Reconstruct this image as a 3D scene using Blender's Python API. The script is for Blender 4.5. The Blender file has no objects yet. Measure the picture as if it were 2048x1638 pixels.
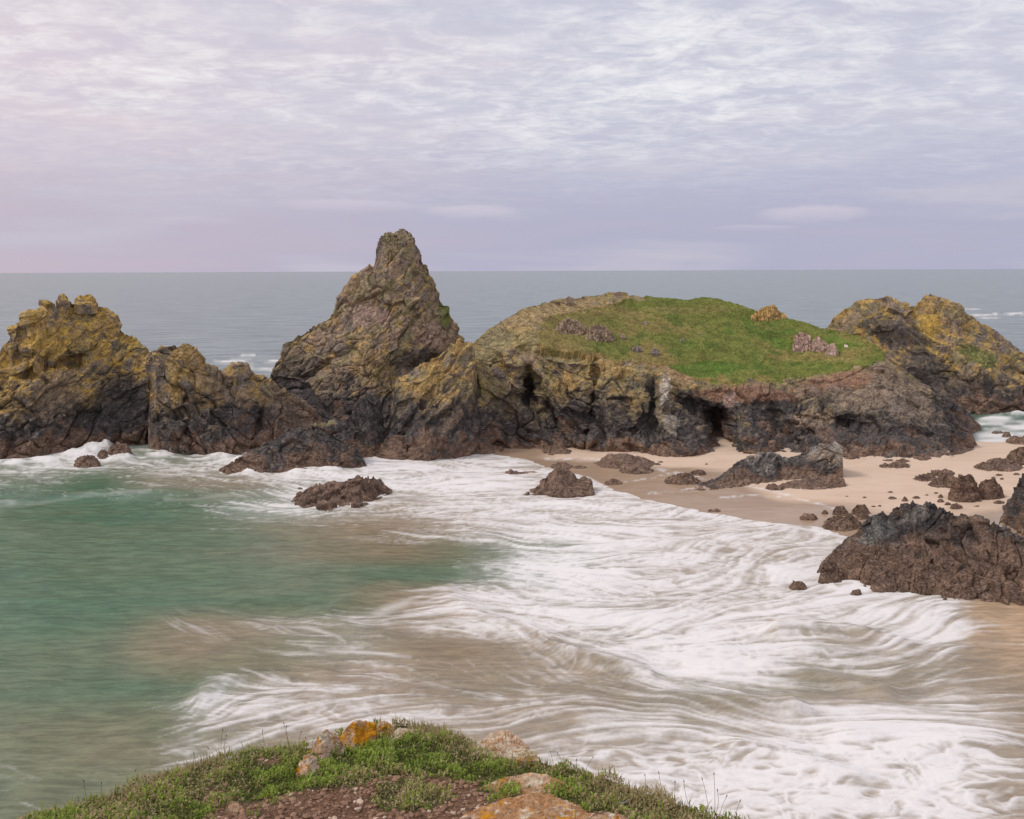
import bpy, math, random
import numpy as np
from mathutils import Matrix, Vector

random.seed(7)
RNG = np.random.default_rng(7)
SC = bpy.context.scene
COL = SC.collection
F32 = np.float32

# ------------------------------------------------------------------ camera, sky, sun, exposure
CAM_H = 30.0                       # metres above the sea
FPX = 1773.6                       # focal length in pixels of the 2048 px wide photograph
PITCH = math.atan((819 - 541) / FPX)
ROLL = -0.0039
cam_data = bpy.data.cameras.new("camera")
cam_data.sensor_width = 36.0
cam_data.lens = FPX / 2048 * 36.0
cam_data.clip_start = 0.1
cam_data.clip_end = 200000.0
cam = bpy.data.objects.new("camera", cam_data)
COL.objects.link(cam)
ROT = Matrix.Rotation(math.pi / 2 - PITCH, 3, 'X') @ Matrix.Rotation(ROLL, 3, 'Z')
cam.matrix_world = Matrix.Translation((0, 0, CAM_H)) @ ROT.to_4x4()
SC.camera = cam

SUN_EL = math.radians(48)
SUN_AZ = math.radians(-95)         # from +Y (view direction), positive to the right
world = bpy.data.worlds.new("World")
SC.world = world
world.use_nodes = True
sun_data = bpy.data.lights.new("sun", 'SUN')
sun_data.energy = 1.5
sun_data.angle = math.radians(14)
sun_data.color = (1.0, 0.95, 0.88)
sun = bpy.data.objects.new("sun", sun_data)
COL.objects.link(sun)
sdir = Vector((math.sin(SUN_AZ) * math.cos(SUN_EL), math.cos(SUN_AZ) * math.cos(SUN_EL), math.sin(SUN_EL)))
sun.rotation_euler = sdir.to_track_quat('Z', 'Y').to_euler()
sun.location = sdir * 500

SC.view_settings.view_transform = 'Standard'
SC.view_settings.look = 'None'
SC.view_settings.exposure = 0.0
SC.view_settings.gamma = 1.0
SC.view_settings.use_curve_mapping = False
SC.cycles.max_bounces = 6
SC.cycles.transparent_max_bounces = 8


class NT:
    """Tiny node tree helper."""
    def __init__(self, tree):
        self.t = tree
        self.n = tree.nodes
        self.l = tree.links

    def new(self, kind, **kw):
        nd = self.n.new(kind)
        for k, v in kw.items():
            setattr(nd, k, v)
        return nd

    def put(self, sock, v):
        if isinstance(v, bpy.types.NodeSocket):
            self.l.new(v, sock)
        elif v is not None:
            sock.default_value = v

    def math(self, op, a, b=None, c=None, clamp=False):
        nd = self.new('ShaderNodeMath', operation=op, use_clamp=clamp)
        self.put(nd.inputs[0], a)
        if b is not None: self.put(nd.inputs[1], b)
        if c is not None: self.put(nd.inputs[2], c)
        return nd.outputs[0]

    def mix(self, fac, a, b, blend='MIX'):
        nd = self.new('ShaderNodeMix', data_type='RGBA', blend_type=blend)
        self.put(nd.inputs[0], fac)
        self.put(nd.inputs[6], (*a, 1) if isinstance(a, tuple) and len(a) == 3 else a)
        self.put(nd.inputs[7], (*b, 1) if isinstance(b, tuple) and len(b) == 3 else b)
        return nd.outputs[2]

    def ramp(self, v, lo, hi, a=0.0, b=1.0, smooth=True):
        nd = self.new('ShaderNodeMapRange', interpolation_type='SMOOTHSTEP' if smooth else 'LINEAR', clamp=True)
        self.put(nd.inputs[0], v)
        for i, x in enumerate((lo, hi, a, b)):
            self.put(nd.inputs[i + 1], x)
        return nd.outputs[0]

    def noise(self, vec, scale, detail=4, rough=0.55, dist=0.0):
        nd = self.new('ShaderNodeTexNoise')
        self.put(nd.inputs['Vector'], vec)
        nd.inputs['Scale'].default_value = scale
        nd.inputs['Detail'].default_value = detail
        nd.inputs['Roughness'].default_value = rough
        nd.inputs['Distortion'].default_value = dist
        return nd.outputs['Fac']

    def mapping(self, vec, scale=(1, 1, 1), rot=(0, 0, 0), loc=(0, 0, 0)):
        nd = self.new('ShaderNodeMapping')
        self.put(nd.inputs['Vector'], vec)
        nd.inputs['Scale'].default_value = scale
        nd.inputs['Rotation'].default_value = rot
        nd.inputs['Location'].default_value = loc
        return nd.outputs[0]

    def attr(self, name):
        return self.new('ShaderNodeAttribute', attribute_name=name)


def build_sky():
    w = NT(world.node_tree)
    w.n.clear()
    out = w.new('ShaderNodeOutputWorld')
    sky = w.new('ShaderNodeTexSky', sky_type='NISHITA', sun_disc=False)
    sky.sun_elevation = SUN_EL
    sky.sun_rotation = SUN_AZ
    b1 = w.new('ShaderNodeBackground'); b1.inputs[1].default_value = 0.10
    w.l.new(sky.outputs[0], b1.inputs[0])
    tc = w.new('ShaderNodeTexCoord').outputs['Generated']
    sep = w.new('ShaderNodeSeparateXYZ'); w.l.new(tc, sep.inputs[0])
    x, y, z = sep.outputs
    zc = w.math('MAXIMUM', z, 0.0)
    zz = w.math('ADD', zc, 0.10)
    comb = w.new('ShaderNodeCombineXYZ')
    w.l.new(w.math('DIVIDE', x, zz), comb.inputs[0])
    w.l.new(w.math('DIVIDE', y, zz), comb.inputs[1])
    cp = comb.outputs[0]
    # broken altocumulus sheet: broad cells, fine ripples, flat bands low down
    broad = w.noise(w.mapping(cp, (0.42, 0.55, 1), (0, 0, 0.3), loc=(0.35, -0.35, 0)), 1.0, 3, 0.5, 0.3)
    fine = w.noise(w.mapping(cp, (2.3, 2.6, 1), (0, 0, 0.6), (1.0, 5.2, 0)), 1.7, 8, 0.64, 0.6)
    rip = w.noise(w.mapping(cp, (4.5, 7.0, 1), (0, 0, 0.5), (4.4, 2.2, 0)), 1.9, 6, 0.62, 0.8)
    low = w.noise(w.mapping(tc, (2.2, 2.2, 18.0), loc=(0.3, 1.9, 0.4)), 1.3, 4, 0.5, 0.3)
    tint = w.math('SUBTRACT', w.ramp(x, -0.65, 0.2, 1.0, 0.0), w.math('MULTIPLY', w.math('SUBTRACT', low, 0.5), 1.1), clamp=True)
    el = w.ramp(zc, 0.045, 0.18)                       # flat veil at the horizon to open cloud above
    grey = w.mix(tint, (0.445, 0.45, 0.60), (0.56, 0.487, 0.585))
    grey = w.mix(w.ramp(low, 0.46, 0.70, 0.0, 0.7), grey, (0.60, 0.57, 0.66))
    bright = w.mix(tint, (0.70, 0.695, 0.78), (0.83, 0.745, 0.765))
    lum = w.math('ADD', w.math('MULTIPLY', fine, 0.62), w.math('MULTIPLY', rip, 0.38))
    shade = w.mix(tint, (0.59, 0.595, 0.705), (0.715, 0.63, 0.70))
    hi = w.mix(w.ramp(lum, 0.36, 0.64), shade, bright)
    thin = w.ramp(w.math('ADD', w.math('MULTIPLY', broad, 0.55), w.math('MULTIPLY', lum, 0.6)), 0.535, 0.78)
    hi = w.mix(thin, hi, (0.97, 0.95, 0.95))
    colr = w.mix(el, grey, hi)
    # a few small flat clouds standing low over the sea
    wob = w.noise(w.mapping(tc, (30, 30, 60)), 1.0, 4, 0.6)
    for ax_, ez_, wa, wz, am in ((0.315, 0.0565, 0.062, 0.011, 0.75), (-0.175, 0.070, 0.085, 0.0085, 0.6), (-0.045, 0.064, 0.06, 0.0085, 0.6), (0.26, 0.044, 0.05, 0.004, 0.35), (-0.33, 0.052, 0.05, 0.006, 0.3), (0.62, 0.05, 0.08, 0.008, 0.4), (-0.62, 0.06, 0.09, 0.009, 0.4)):
        dx = w.math('DIVIDE', w.math('SUBTRACT', x, ax_), wa)
        dz = w.math('DIVIDE', w.math('SUBTRACT', w.math('ADD', z, w.math('MULTIPLY', w.math('SUBTRACT', wob, 0.5), wz * 0.9)), ez_), wz)
        r2 = w.math('ADD', w.math('MULTIPLY', dx, dx), w.math('MULTIPLY', dz, dz))
        mk = w.math('MULTIPLY', w.ramp(r2, 1.0, 0.25), w.ramp(dz, -1.0, 0.8, 0.1, 1.0))
        mk = w.math('MULTIPLY', mk, w.math('GREATER_THAN', y, 0.0))
        colr = w.mix(w.math('MULTIPLY', mk, am), colr, (0.66, 0.60, 0.70))
    b2 = w.new('ShaderNodeBackground'); b2.inputs[1].default_value = 1.0
    w.l.new(colr, b2.inputs[0])
    mx = w.new('ShaderNodeMixShader'); mx.inputs[0].default_value = 0.94
    w.l.new(b1.outputs[0], mx.inputs[1]); w.l.new(b2.outputs[0], mx.inputs[2])
    w.l.new(mx.outputs[0], out.inputs[0])


build_sky()

# ------------------------------------------------------------------ pixel directions and ground contact
RM = np.array(ROT)


def ray(px, py):
    """Direction of a photo pixel, scaled so that its y (forward) part is 1."""
    px, py = np.broadcast_arrays(np.asarray(px, float), np.asarray(py, float))
    v = np.stack([(px - 1024) / FPX, -(py - 819) / FPX, -np.ones_like(px)], -1) @ RM.T
    return v / v[..., 1:2]


def at(px, py, d):
    v = ray(px, py)
    p = v * np.asarray(d)[..., None]
    p[..., 2] += CAM_H
    return p


def project(p):
    q = (p - np.array([0, 0, CAM_H])) @ RM
    return 1024 + FPX * q[..., 0] / -q[..., 2], 819 - FPX * q[..., 1] / -q[..., 2]


def sea_d(px, py, z=0.0):
    t = ray(px, py)[..., 2]
    return (z - CAM_H) / np.minimum(t, -1e-4)


SHORE = np.array([(930, 899), (985, 907), (1040, 915), (1110, 938), (1185, 962), (1235, 987), (1330, 1005), (1420, 1022),
                  (1550, 1046), (1690, 1072), (1850, 1100), (2048, 1120), (2800, 1180)], float)
BSLOPE = 0.03


def shore_d(px):
    return sea_d(px, np.interp(px, SHORE[:, 0], SHORE[:, 1]))


def far_d(px):
    """Far water edge of the beach (open only right of the headland)."""
    return np.where(np.asarray(px) > 1900, sea_d(px, 883.0), 1e6)


def beach_z(px, d):
    ds = shore_d(px)
    z = np.minimum(BSLOPE * (d - ds), 0.06 * (far_d(px) - d))
    z = np.where(np.asarray(px) < 930, -1.0, z)
    return np.clip(z, -1.5, 1.4)


def ground_d(px, py):
    """Depth where a pixel meets the sea or the beach."""
    px, py = np.broadcast_arrays(np.asarray(px, float), np.asarray(py, float))
    d = sea_d(px, py)
    for _ in range(6):
        z = np.maximum(beach_z(px, d), 0.0)
        d = sea_d(px, py, z)
    return d


# ------------------------------------------------------------------ numpy noise
def _h(ix, iy, iz, seed):
    h = (ix.astype(np.uint32) * np.uint32(374761393)) ^ (iy.astype(np.uint32) * np.uint32(668265263)) \
        ^ (iz.astype(np.uint32) * np.uint32(2147483647 - 58)) ^ np.uint32((seed * 974711 + 12345) & 0xffffffff)
    h ^= h >> np.uint32(15); h *= np.uint32(2246822519)
    h ^= h >> np.uint32(13); h *= np.uint32(3266489917)
    h ^= h >> np.uint32(16)
    return h


def _u(h):
    return (h & np.uint32(0xffffff)).astype(F32) * F32(1 / 16777216.0)


def vnoise(p, seed=0):
    out = np.empty(len(p), F32)
    for s in range(0, len(p), 65536):
        q = p[s:s + 65536].astype(F32)
        i = np.floor(q); f = q - i
        f = f * f * f * (f * (f * 6 - 15) + 10)
        i = i.astype(np.int32)
        r = 0
        for dx in (0, 1):
            wx = f[:, 0] if dx else 1 - f[:, 0]
            for dy in (0, 1):
                wy = f[:, 1] if dy else 1 - f[:, 1]
                for dz in (0, 1):
                    wz = f[:, 2] if dz else 1 - f[:, 2]
                    r = r + wx * wy * wz * _u(_h(i[:, 0] + dx, i[:, 1] + dy, i[:, 2] + dz, seed))
        out[s:s + 65536] = r
    return out


def fbm(p, octv=4, seed=0, gain=0.5):
    a, t, r = 1.0, 0.0, 0
    for k in range(octv):
        r = r + a * vnoise(p * (2.03 ** k) + 17.3 * k, seed + k)
        t += a
        a *= gain
    return r / t


def facets(p, seed=0):
    """Nearest Worley cell: (f1, f2, hash of the cell, vector from its centre)."""
    N = len(p)
    F1 = np.empty(N, F32); F2 = np.empty(N, F32); H = np.empty(N, np.uint32); V = np.empty((N, 3), F32)
    for s in range(0, N, 40000):
        q = p[s:s + 40000].astype(F32)
        i = np.floor(q); f = q - i
        i = i.astype(np.int32)
        b1 = np.full(len(q), 9, F32); b2 = b1.copy(); bh = np.zeros(len(q), np.uint32); bv = np.zeros((len(q), 3), F32)
        for dx in (-1, 0, 1):
            for dy in (-1, 0, 1):
                for dz in (-1, 0, 1):
                    h = _h(i[:, 0] + dx, i[:, 1] + dy, i[:, 2] + dz, seed)
                    vx = f[:, 0] - dx - (h & np.uint32(1023)).astype(F32) * F32(1 / 1023)
                    vy = f[:, 1] - dy - ((h >> np.uint32(10)) & np.uint32(1023)).astype(F32) * F32(1 / 1023)
                    vz = f[:, 2] - dz - ((h >> np.uint32(20)) & np.uint32(1023)).astype(F32) * F32(1 / 1023)
                    d = vx * vx + vy * vy + vz * vz
                    c = d < b1
                    b2 = np.where(c, b1, np.minimum(b2, d))
                    b1 = np.where(c, d, b1)
                    bh = np.where(c, h, bh)
                    bv[c, 0] = vx[c]; bv[c, 1] = vy[c]; bv[c, 2] = vz[c]
        F1[s:s + 40000] = np.sqrt(b1); F2[s:s + 40000] = np.sqrt(b2); H[s:s + 40000] = bh; V[s:s + 40000] = bv
    return F1, F2, H, V


def rock_disp(p, scales, amps, seed=0, strata=(0.35, 0.6), squash=2.2, crack=0.22):
    """Blocky jointed displacement: tilted facets with cracks between, at several sizes."""
    a, b = strata
    R = np.array(Matrix.Rotation(a, 3, 'Y') @ Matrix.Rotation(b, 3, 'X'))
    q = p @ R
    q = q * np.array([1, 1, squash])
    wob = np.stack([vnoise(p * 0.35, seed + 91), vnoise(p * 0.35, seed + 92), vnoise(p * 0.35, seed + 93)], -1) - 0.5
    out = np.zeros(len(p), F32)
    for k, (s, am) in enumerate(zip(scales, amps)):
        f1, f2, h, v = facets(q / s + wob * 0.45, seed + 7 * k)
        r = _u(h * np.uint32(2654435761)) - 0.5
        g = np.stack([_u(h * np.uint32(40503 + 2 * j + 1)) - 0.5 for j in range(3)], -1)
        o = r * 0.75 + (g * v).sum(-1) * 1.3
        cr = np.exp(-((f2 - f1) / 0.06) ** 2) * smooth(vnoise(p * (0.5 / s) + 9.1 * k, seed + 33), 0.42, 0.66) * 1.4
        out += am * (o - crack * cr * 1.6)
    # bedding ledges: tilted sawtooth layers, strong in patches
    th = scales[min(1, len(scales) - 1)] * 0.75
    sw = q[:, 2] / squash / th + (fbm(p * (0.25 / scales[0] * 2), 3, seed + 95) - 0.5) * 3
    fr = sw - np.floor(sw)
    led = np.where(fr < 0.82, fr / 0.82, (1 - fr) / 0.18) - 0.5
    out += amps[min(1, len(amps) - 1)] * 1.25 * led * smooth(vnoise(p * (0.35 / scales[0] * 2), seed + 96), 0.22, 0.5)
    return out


def smooth(a, lo, hi):
    t = np.clip((a - lo) / (hi - lo), 0, 1)
    return t * t * (3 - 2 * t)


# ------------------------------------------------------------------ object helpers
def tag(o, label=None, cat=None, group=None, kind=None):
    if label: o['label'] = label
    if cat: o['category'] = cat
    if group: o['group'] = group
    if kind: o['kind'] = kind
    return o


def mesh_obj(name, verts, faces, mat, parent=None, attrs=None, flat=True):
    """faces: (N,k) int array with k = 3 or 4."""
    me = bpy.data.meshes.new(name)
    verts = np.ascontiguousarray(verts, F32)
    faces = np.ascontiguousarray(faces, np.int32)
    n, k = faces.shape
    me.vertices.add(len(verts)); me.vertices.foreach_set('co', verts.ravel())
    me.loops.add(n * k); me.loops.foreach_set('vertex_index', faces.ravel())
    me.polygons.add(n); me.polygons.foreach_set('loop_start', np.arange(0, n * k, k, dtype=np.int32))
    me.polygons.foreach_set('use_smooth', np.full(n, not flat))
    for an, av in (attrs or {}).items():
        av = np.ascontiguousarray(av, F32)
        if av.ndim == 1:
            at_ = me.attributes.new(an, 'FLOAT', 'POINT'); at_.data.foreach_set('value', av)
        else:
            c4 = np.ones((len(av), 4), F32); c4[:, :av.shape[1]] = av
            at_ = me.attributes.new(an, 'FLOAT_COLOR', 'POINT'); at_.data.foreach_set('color', c4.ravel())
    me.update(calc_edges=True)
    me.materials.append(mat)
    o = bpy.data.objects.new(name, me)
    COL.objects.link(o)
    o.parent = parent
    return o


def empty(name, loc):
    o = bpy.data.objects.new(name, None)
    o.location = loc
    COL.objects.link(o)
    return o


def reparent(child, parent):
    child.parent = parent
    child.matrix_parent_inverse = Matrix.Translation(-parent.location)


def grid_faces(nv, nu):
    i = np.arange(nv * nu).reshape(nv, nu)
    return np.stack([i[:-1, :-1], i[:-1, 1:], i[1:, 1:], i[1:, :-1]], -1).reshape(-1, 4)


# ------------------------------------------------------------------ materials
MATS = {}


def new_mat(name):
    m = bpy.data.materials.new(name)
    m.use_nodes = True
    n = NT(m.node_tree)
    bsdf = n.n['Principled BSDF']
    return m, n, bsdf


def bump(n, bsdf, height, strength, dist):
    b = n.new('ShaderNodeBump')
    b.inputs['Strength'].default_value = strength
    b.inputs['Distance'].default_value = dist
    n.l.new(height, b.inputs['Height'])
    n.l.new(b.outputs[0], bsdf.inputs['Normal'])


def mat_rock():
    m, n, b = new_mat("weathered_rock")
    pos = n.new('ShaderNodeNewGeometry').outputs['Position']
    c = n.attr('col').outputs['Color']
    n1 = n.noise(pos, 0.9, 7, 0.70)
    n2 = n.noise(n.mapping(pos, (1, 1, 2.6), (0.5, 0.5, 0)), 2.6, 6, 0.78)
    n3 = n.noise(n.mapping(pos, (1, 1, 1.8), (0.9, 0.3, 0), (7, 3, 1)), 6.5, 4, 0.85)
    v = n.math('MULTIPLY', n.ramp(n1, 0.32, 0.68, 0.6, 1.35), n.ramp(n2, 0.32, 0.68, 0.55, 1.45))
    v = n.math('MULTIPLY', v, n.ramp(n3, 0.34, 0.70, 0.55, 2.3))
    cm = n.new('ShaderNodeVectorMath', operation='SCALE')
    n.l.new(c, cm.inputs[0]); n.l.new(v, cm.inputs['Scale'])
    vor = n.new('ShaderNodeTexVoronoi'); vor.inputs['Scale'].default_value = 1.6
    n.l.new(pos, vor.inputs['Vector'])
    speck = n.math('MULTIPLY', n.math('LESS_THAN', vor.outputs['Distance'], 0.16),
                   n.math('GREATER_THAN', n.noise(pos, 0.7, 2), 0.56))
    cc = n.mix(n.math('MULTIPLY', speck, n.attr('pale').outputs['Fac']), cm.outputs[0], (0.42, 0.38, 0.32))
    n.l.new(cc, b.inputs['Base Color'])
    wet = n.attr('wet').outputs['Fac']
    n.l.new(n.ramp(wet, 0, 1, 0.85, 0.42, False), b.inputs['Roughness'])
    b.inputs['Specular IOR Level'].default_value = 0.35
    hgt = n.math('ADD', n.math('MULTIPLY', n1, 0.5), n.math('ADD', n.math('MULTIPLY', n2, 0.5), n.math('MULTIPLY', n3, 0.4)))
    bump(n, b, hgt, 1.0, 0.4)
    return m


def mat_turf():
    m, n, b = new_mat("short_sea_turf")
    pos = n.new('ShaderNodeNewGeometry').outputs['Position']
    c = n.attr('col').outputs['Color']
    n1 = n.noise(pos, 0.55, 6, 0.65, 0.3)
    n2 = n.noise(n.mapping(pos, (1, 0.5, 1)), 3.0, 5, 0.7)
    v = n.math('MULTIPLY', n.ramp(n1, 0.3, 0.7, 0.8, 1.35), n.ramp(n2, 0.28, 0.72, 0.6, 1.45))
    cm = n.new('ShaderNodeVectorMath', operation='SCALE')
    n.l.new(c, cm.inputs[0]); n.l.new(v, cm.inputs['Scale'])
    n.l.new(cm.outputs[0], b.inputs['Base Color'])
    b.inputs['Roughness'].default_value = 0.9
    b.inputs['Specular IOR Level'].default_value = 0.1
    bump(n, b, n2, 1.0, 0.35)
    return m


def mat_water():
    m, n, b = new_mat("sea_water")
    pos = n.new('ShaderNodeNewGeometry').outputs['Position']
    foam = n.attr('foam').outputs['Fac']
    sed = n.attr('sed').outputs['Fac']
    off = n.attr('offshore').outputs['Fac']
    patch = n.noise(n.mapping(pos, (0.025, 0.06, 1)), 1.0, 4, 0.55, 0.6)
    green = n.mix(n.ramp(patch, 0.35, 0.65), (0.078, 0.162, 0.095), (0.115, 0.172, 0.100))
    tan = n.mix(n.ramp(patch, 0.35, 0.65), (0.24, 0.182, 0.108), (0.30, 0.222, 0.142))
    c = n.mix(n.ramp(sed, 0.0, 1.0, smooth=False), green, tan)
    c = n.mix(n.ramp(sed, 1.02, 1.4), c, (0.46, 0.315, 0.19))
    deep = n.mix(n.ramp(patch, 0.35, 0.65), (0.225, 0.275, 0.268), (0.25, 0.295, 0.285))
    rp = n.noise(n.mapping(pos, (0.03, 0.16, 1)), 1.0, 6, 0.7, 0.2)
    deep = n.mix(n.ramp(rp, 0.36, 0.64), deep, (0.11, 0.15, 0.158))  # dark sides of the offshore waves put into the colour as streaks
    rg = n.noise(n.mapping(pos, (0.35, 1.5, 1), (0, 0, 0.06)), 1.0, 5, 0.72, 0.2)
    gs = n.new('ShaderNodeVectorMath', operation='SCALE')
    n.l.new(c, gs.inputs[0]); n.l.new(n.ramp(rg, 0.33, 0.67, 0.78, 1.24), gs.inputs['Scale'])  # light and dark of the bay ripples scaled into the colour
    c = n.mix(off, gs.outputs[0], deep)
    fn = n.noise(n.mapping(pos, (0.55, 2.0, 1), (0, 0, 0.12)), 1.7, 7, 0.7, 0.5)
    fa = n.ramp(n.math('ADD', foam, n.math('MULTIPLY', n.math('SUBTRACT', fn, 0.5), n.math('MULTIPLY', n.math('MULTIPLY', foam, n.math('SUBTRACT', 1.08, foam)), 2.8))), 0.0, 1.0, smooth=False)
    c = n.mix(fa, c, (0.83, 0.80, 0.78))
    n.l.new(c, b.inputs['Base Color'])
    n.l.new(n.ramp(fa, 0.0, 0.8, 0.24, 0.8), b.inputs['Roughness'])
    b.inputs['IOR'].default_value = 1.33
    n.l.new(n.ramp(fa, 0.0, 0.9, 0.34, 0.06), b.inputs['Specular IOR Level'])
    w1 = n.noise(n.mapping(pos, (0.5, 1.7, 1)), 0.8, 5, 0.62, 0.3)
    w2 = n.noise(n.mapping(pos, (0.10, 0.30, 1)), 0.6, 4, 0.6, 0.2)
    hgt = n.math('ADD', n.math('MULTIPLY', w1, 0.35), n.math('MULTIPLY', n.math('MULTIPLY', w2, 2.2), off))
    bp = n.new('ShaderNodeBump')
    bp.inputs['Distance'].default_value = 1.0
    n.l.new(n.ramp(fa, 0.0, 1.0, 0.55, 0.28), bp.inputs['Strength'])
    n.l.new(hgt, bp.inputs['Height']); n.l.new(bp.outputs[0], b.inputs['Normal'])
    return m


def mat_sand():
    m, n, b = new_mat("beach_sand")
    pos = n.new('ShaderNodeNewGeometry').outputs['Position']
    wet = n.attr('wet').outputs['Fac']
    n1 = n.noise(n.mapping(pos, (0.12, 0.3, 1)), 1.0, 5, 0.6, 0.8)
    n2 = n.noise(pos, 7.0, 4, 0.6)
    dry = n.mix(n.ramp(n1, 0.3, 0.7), (0.64, 0.48, 0.355), (0.73, 0.56, 0.425))
    wetc = n.mix(n.ramp(n1, 0.3, 0.7), (0.38, 0.26, 0.175), (0.46, 0.325, 0.225))
    c = n.mix(n.math('ADD', wet, n.math('MULTIPLY', n.math('SUBTRACT', n1, 0.5), 0.35), clamp=True), dry, wetc)
    c = n.mix(n.ramp(n2, 0.35, 0.7, 0.0, 0.16), c, (0.2, 0.15, 0.11))
    c = n.mix(n.math('MULTIPLY', n.attr('froth_sheen').outputs['Fac'], 0.75), c, (0.8, 0.77, 0.74))  # froth of the tide line plus wet sheen, both whitened into the sand colour
    n.l.new(c, b.inputs['Base Color'])
    n.l.new(n.ramp(wet, 0.2, 1.0, 0.9, 0.22), b.inputs['Roughness'])
    n.l.new(n.ramp(wet, 0.2, 1.0, 0.15, 0.4), b.inputs['Specular IOR Level'])
    bump(n, b, n.math('ADD', n1, n.math('MULTIPLY', n2, 0.12)), 0.25, 0.25)
    return m


def mat_lichen_rock(name, orange, pale, rust):
    m, n, b = new_mat(name)
    pos = n.new('ShaderNodeNewGeometry').outputs['Position']
    n1 = n.noise(pos, 9, 6, 0.65, 0.4)
    n2 = n.noise(pos, 34, 5, 0.7)
    n3 = n.noise(n.mapping(pos, loc=(3, 1, 7)), 6.5, 5, 0.6, 0.6)
    c = n.mix(n.ramp(n1, 0.38, 0.62), (0.44, 0.28, 0.175), (0.64, 0.46, 0.32))
    c = n.mix(n.math('MULTIPLY', n.ramp(n3, 0.5 - rust, 0.62 - rust), 0.8), c, (0.44, 0.22, 0.085))
    c = n.mix(n.ramp(n.noise(n.mapping(pos, loc=(9, 4, 2)), 11, 6, 0.7, 0.3), 0.60 - pale, 0.68 - pale), c, (0.68, 0.57, 0.43))
    c = n.mix(n.ramp(n.noise(n.mapping(pos, loc=(1, 8, 5)), 10, 6, 0.7, 0.5), 0.62 - orange, 0.70 - orange), c, (0.60, 0.27, 0.02))
    v = n.new('ShaderNodeVectorMath', operation='SCALE')
    n.l.new(c, v.inputs[0]); n.l.new(n.ramp(n2, 0.25, 0.75, 0.62, 1.25), v.inputs['Scale'])
    n.l.new(v.outputs[0], b.inputs['Base Color'])
    b.inputs['Roughness'].default_value = 0.9
    b.inputs['Specular IOR Level'].default_value = 0.15
    bump(n, b, n.math('ADD', n.math('MULTIPLY', n1, 1.0), n.math('MULTIPLY', n2, 0.5)), 0.9, 0.03)
    return m


def mat_attr(name, rough=0.8, transl=0.0, spec=0.15):
    m, n, b = new_mat(name)
    c = n.attr('col').outputs['Color']
    n.l.new(c, b.inputs['Base Color'])
    b.inputs['Roughness'].default_value = rough
    b.inputs['Specular IOR Level'].default_value = spec
    if transl:
        tr = n.new('ShaderNodeBsdfTranslucent'); n.l.new(c, tr.inputs[0])
        mx = n.new('ShaderNodeMixShader'); mx.inputs[0].default_value = transl
        n.l.new(b.outputs[0], mx.inputs[1]); n.l.new(tr.outputs[0], mx.inputs[2])
        n.l.new(mx.outputs[0], n.n['Material Output'].inputs[0])
    return m


def mat_soil():
    m, n, b = new_mat("gravelly_soil")
    pos = n.new('ShaderNodeNewGeometry').outputs['Position']
    c = n.attr('col').outputs['Color']
    n1 = n.noise(pos, 14, 6, 0.7); n2 = n.noise(pos, 60, 4, 0.7)
    v = n.new('ShaderNodeVectorMath', operation='SCALE')
    n.l.new(c, v.inputs[0])
    n.l.new(n.math('MULTIPLY', n.ramp(n1, 0.3, 0.7, 0.65, 1.3), n.ramp(n2, 0.3, 0.7, 0.6, 1.35)), v.inputs['Scale'])
    n.l.new(v.outputs[0], b.inputs['Base Color'])
    b.inputs['Roughness'].default_value = 0.95
    b.inputs['Specular IOR Level'].default_value = 0.1
    bump(n, b, n.math('ADD', n1, n2), 0.8, 0.012)
    return m


M_ROCK = mat_rock(); M_TURF = mat_turf(); M_WATER = mat_water(); M_SAND = mat_sand()
M_LEAF = mat_attr("grass_leaf", 0.65, 0.3); M_PEB = mat_attr("pebble_stone", 0.85); M_SOIL = mat_soil()
M_STALK = mat_attr("dry_stalk", 0.8); M_FEATHER = mat_attr("white_down", 0.7)

# ------------------------------------------------------------------ rock lofts
BLACK = np.array((0.066, 0.056, 0.052)); BROWN = np.array((0.19, 0.122, 0.085)); GREY = np.array((0.215, 0.175, 0.145))
OCHRE = np.array((0.41, 0.27, 0.10)); OLIVE = np.array((0.245, 0.20, 0.105)); TANR = np.array((0.31, 0.225, 0.155))
GRASS = np.array((0.165, 0.178, 0.045)); SOIL = np.array((0.25, 0.14, 0.09)); PINK = np.array((0.36, 0.25, 0.20))
GOLD = np.array((0.50, 0.325, 0.075)); STRAW = np.array((0.29, 0.23, 0.10)); PALE = np.array((0.50, 0.43, 0.35))


def rowpts(pts, px):
    a = np.array([(p[0], p[1]) for p in pts], float)
    return np.interp(px, a[:, 0], a[:, 1])


def blob(px, py, spec):
    """Soft ellipse or polyline mask in the loft's own surface coordinates: (x, y, rx, ry[, tilt])."""
    x, y, rx, ry = spec[:4]
    t = spec[4] if len(spec) > 4 else 0.0
    dx, dy = px - x, py - y
    u = (dx * math.cos(t) + dy * math.sin(t)) / rx
    v = (-dx * math.sin(t) + dy * math.cos(t)) / ry
    return np.exp(-np.maximum(u * u + v * v, 0) ** 1.5)


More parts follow.
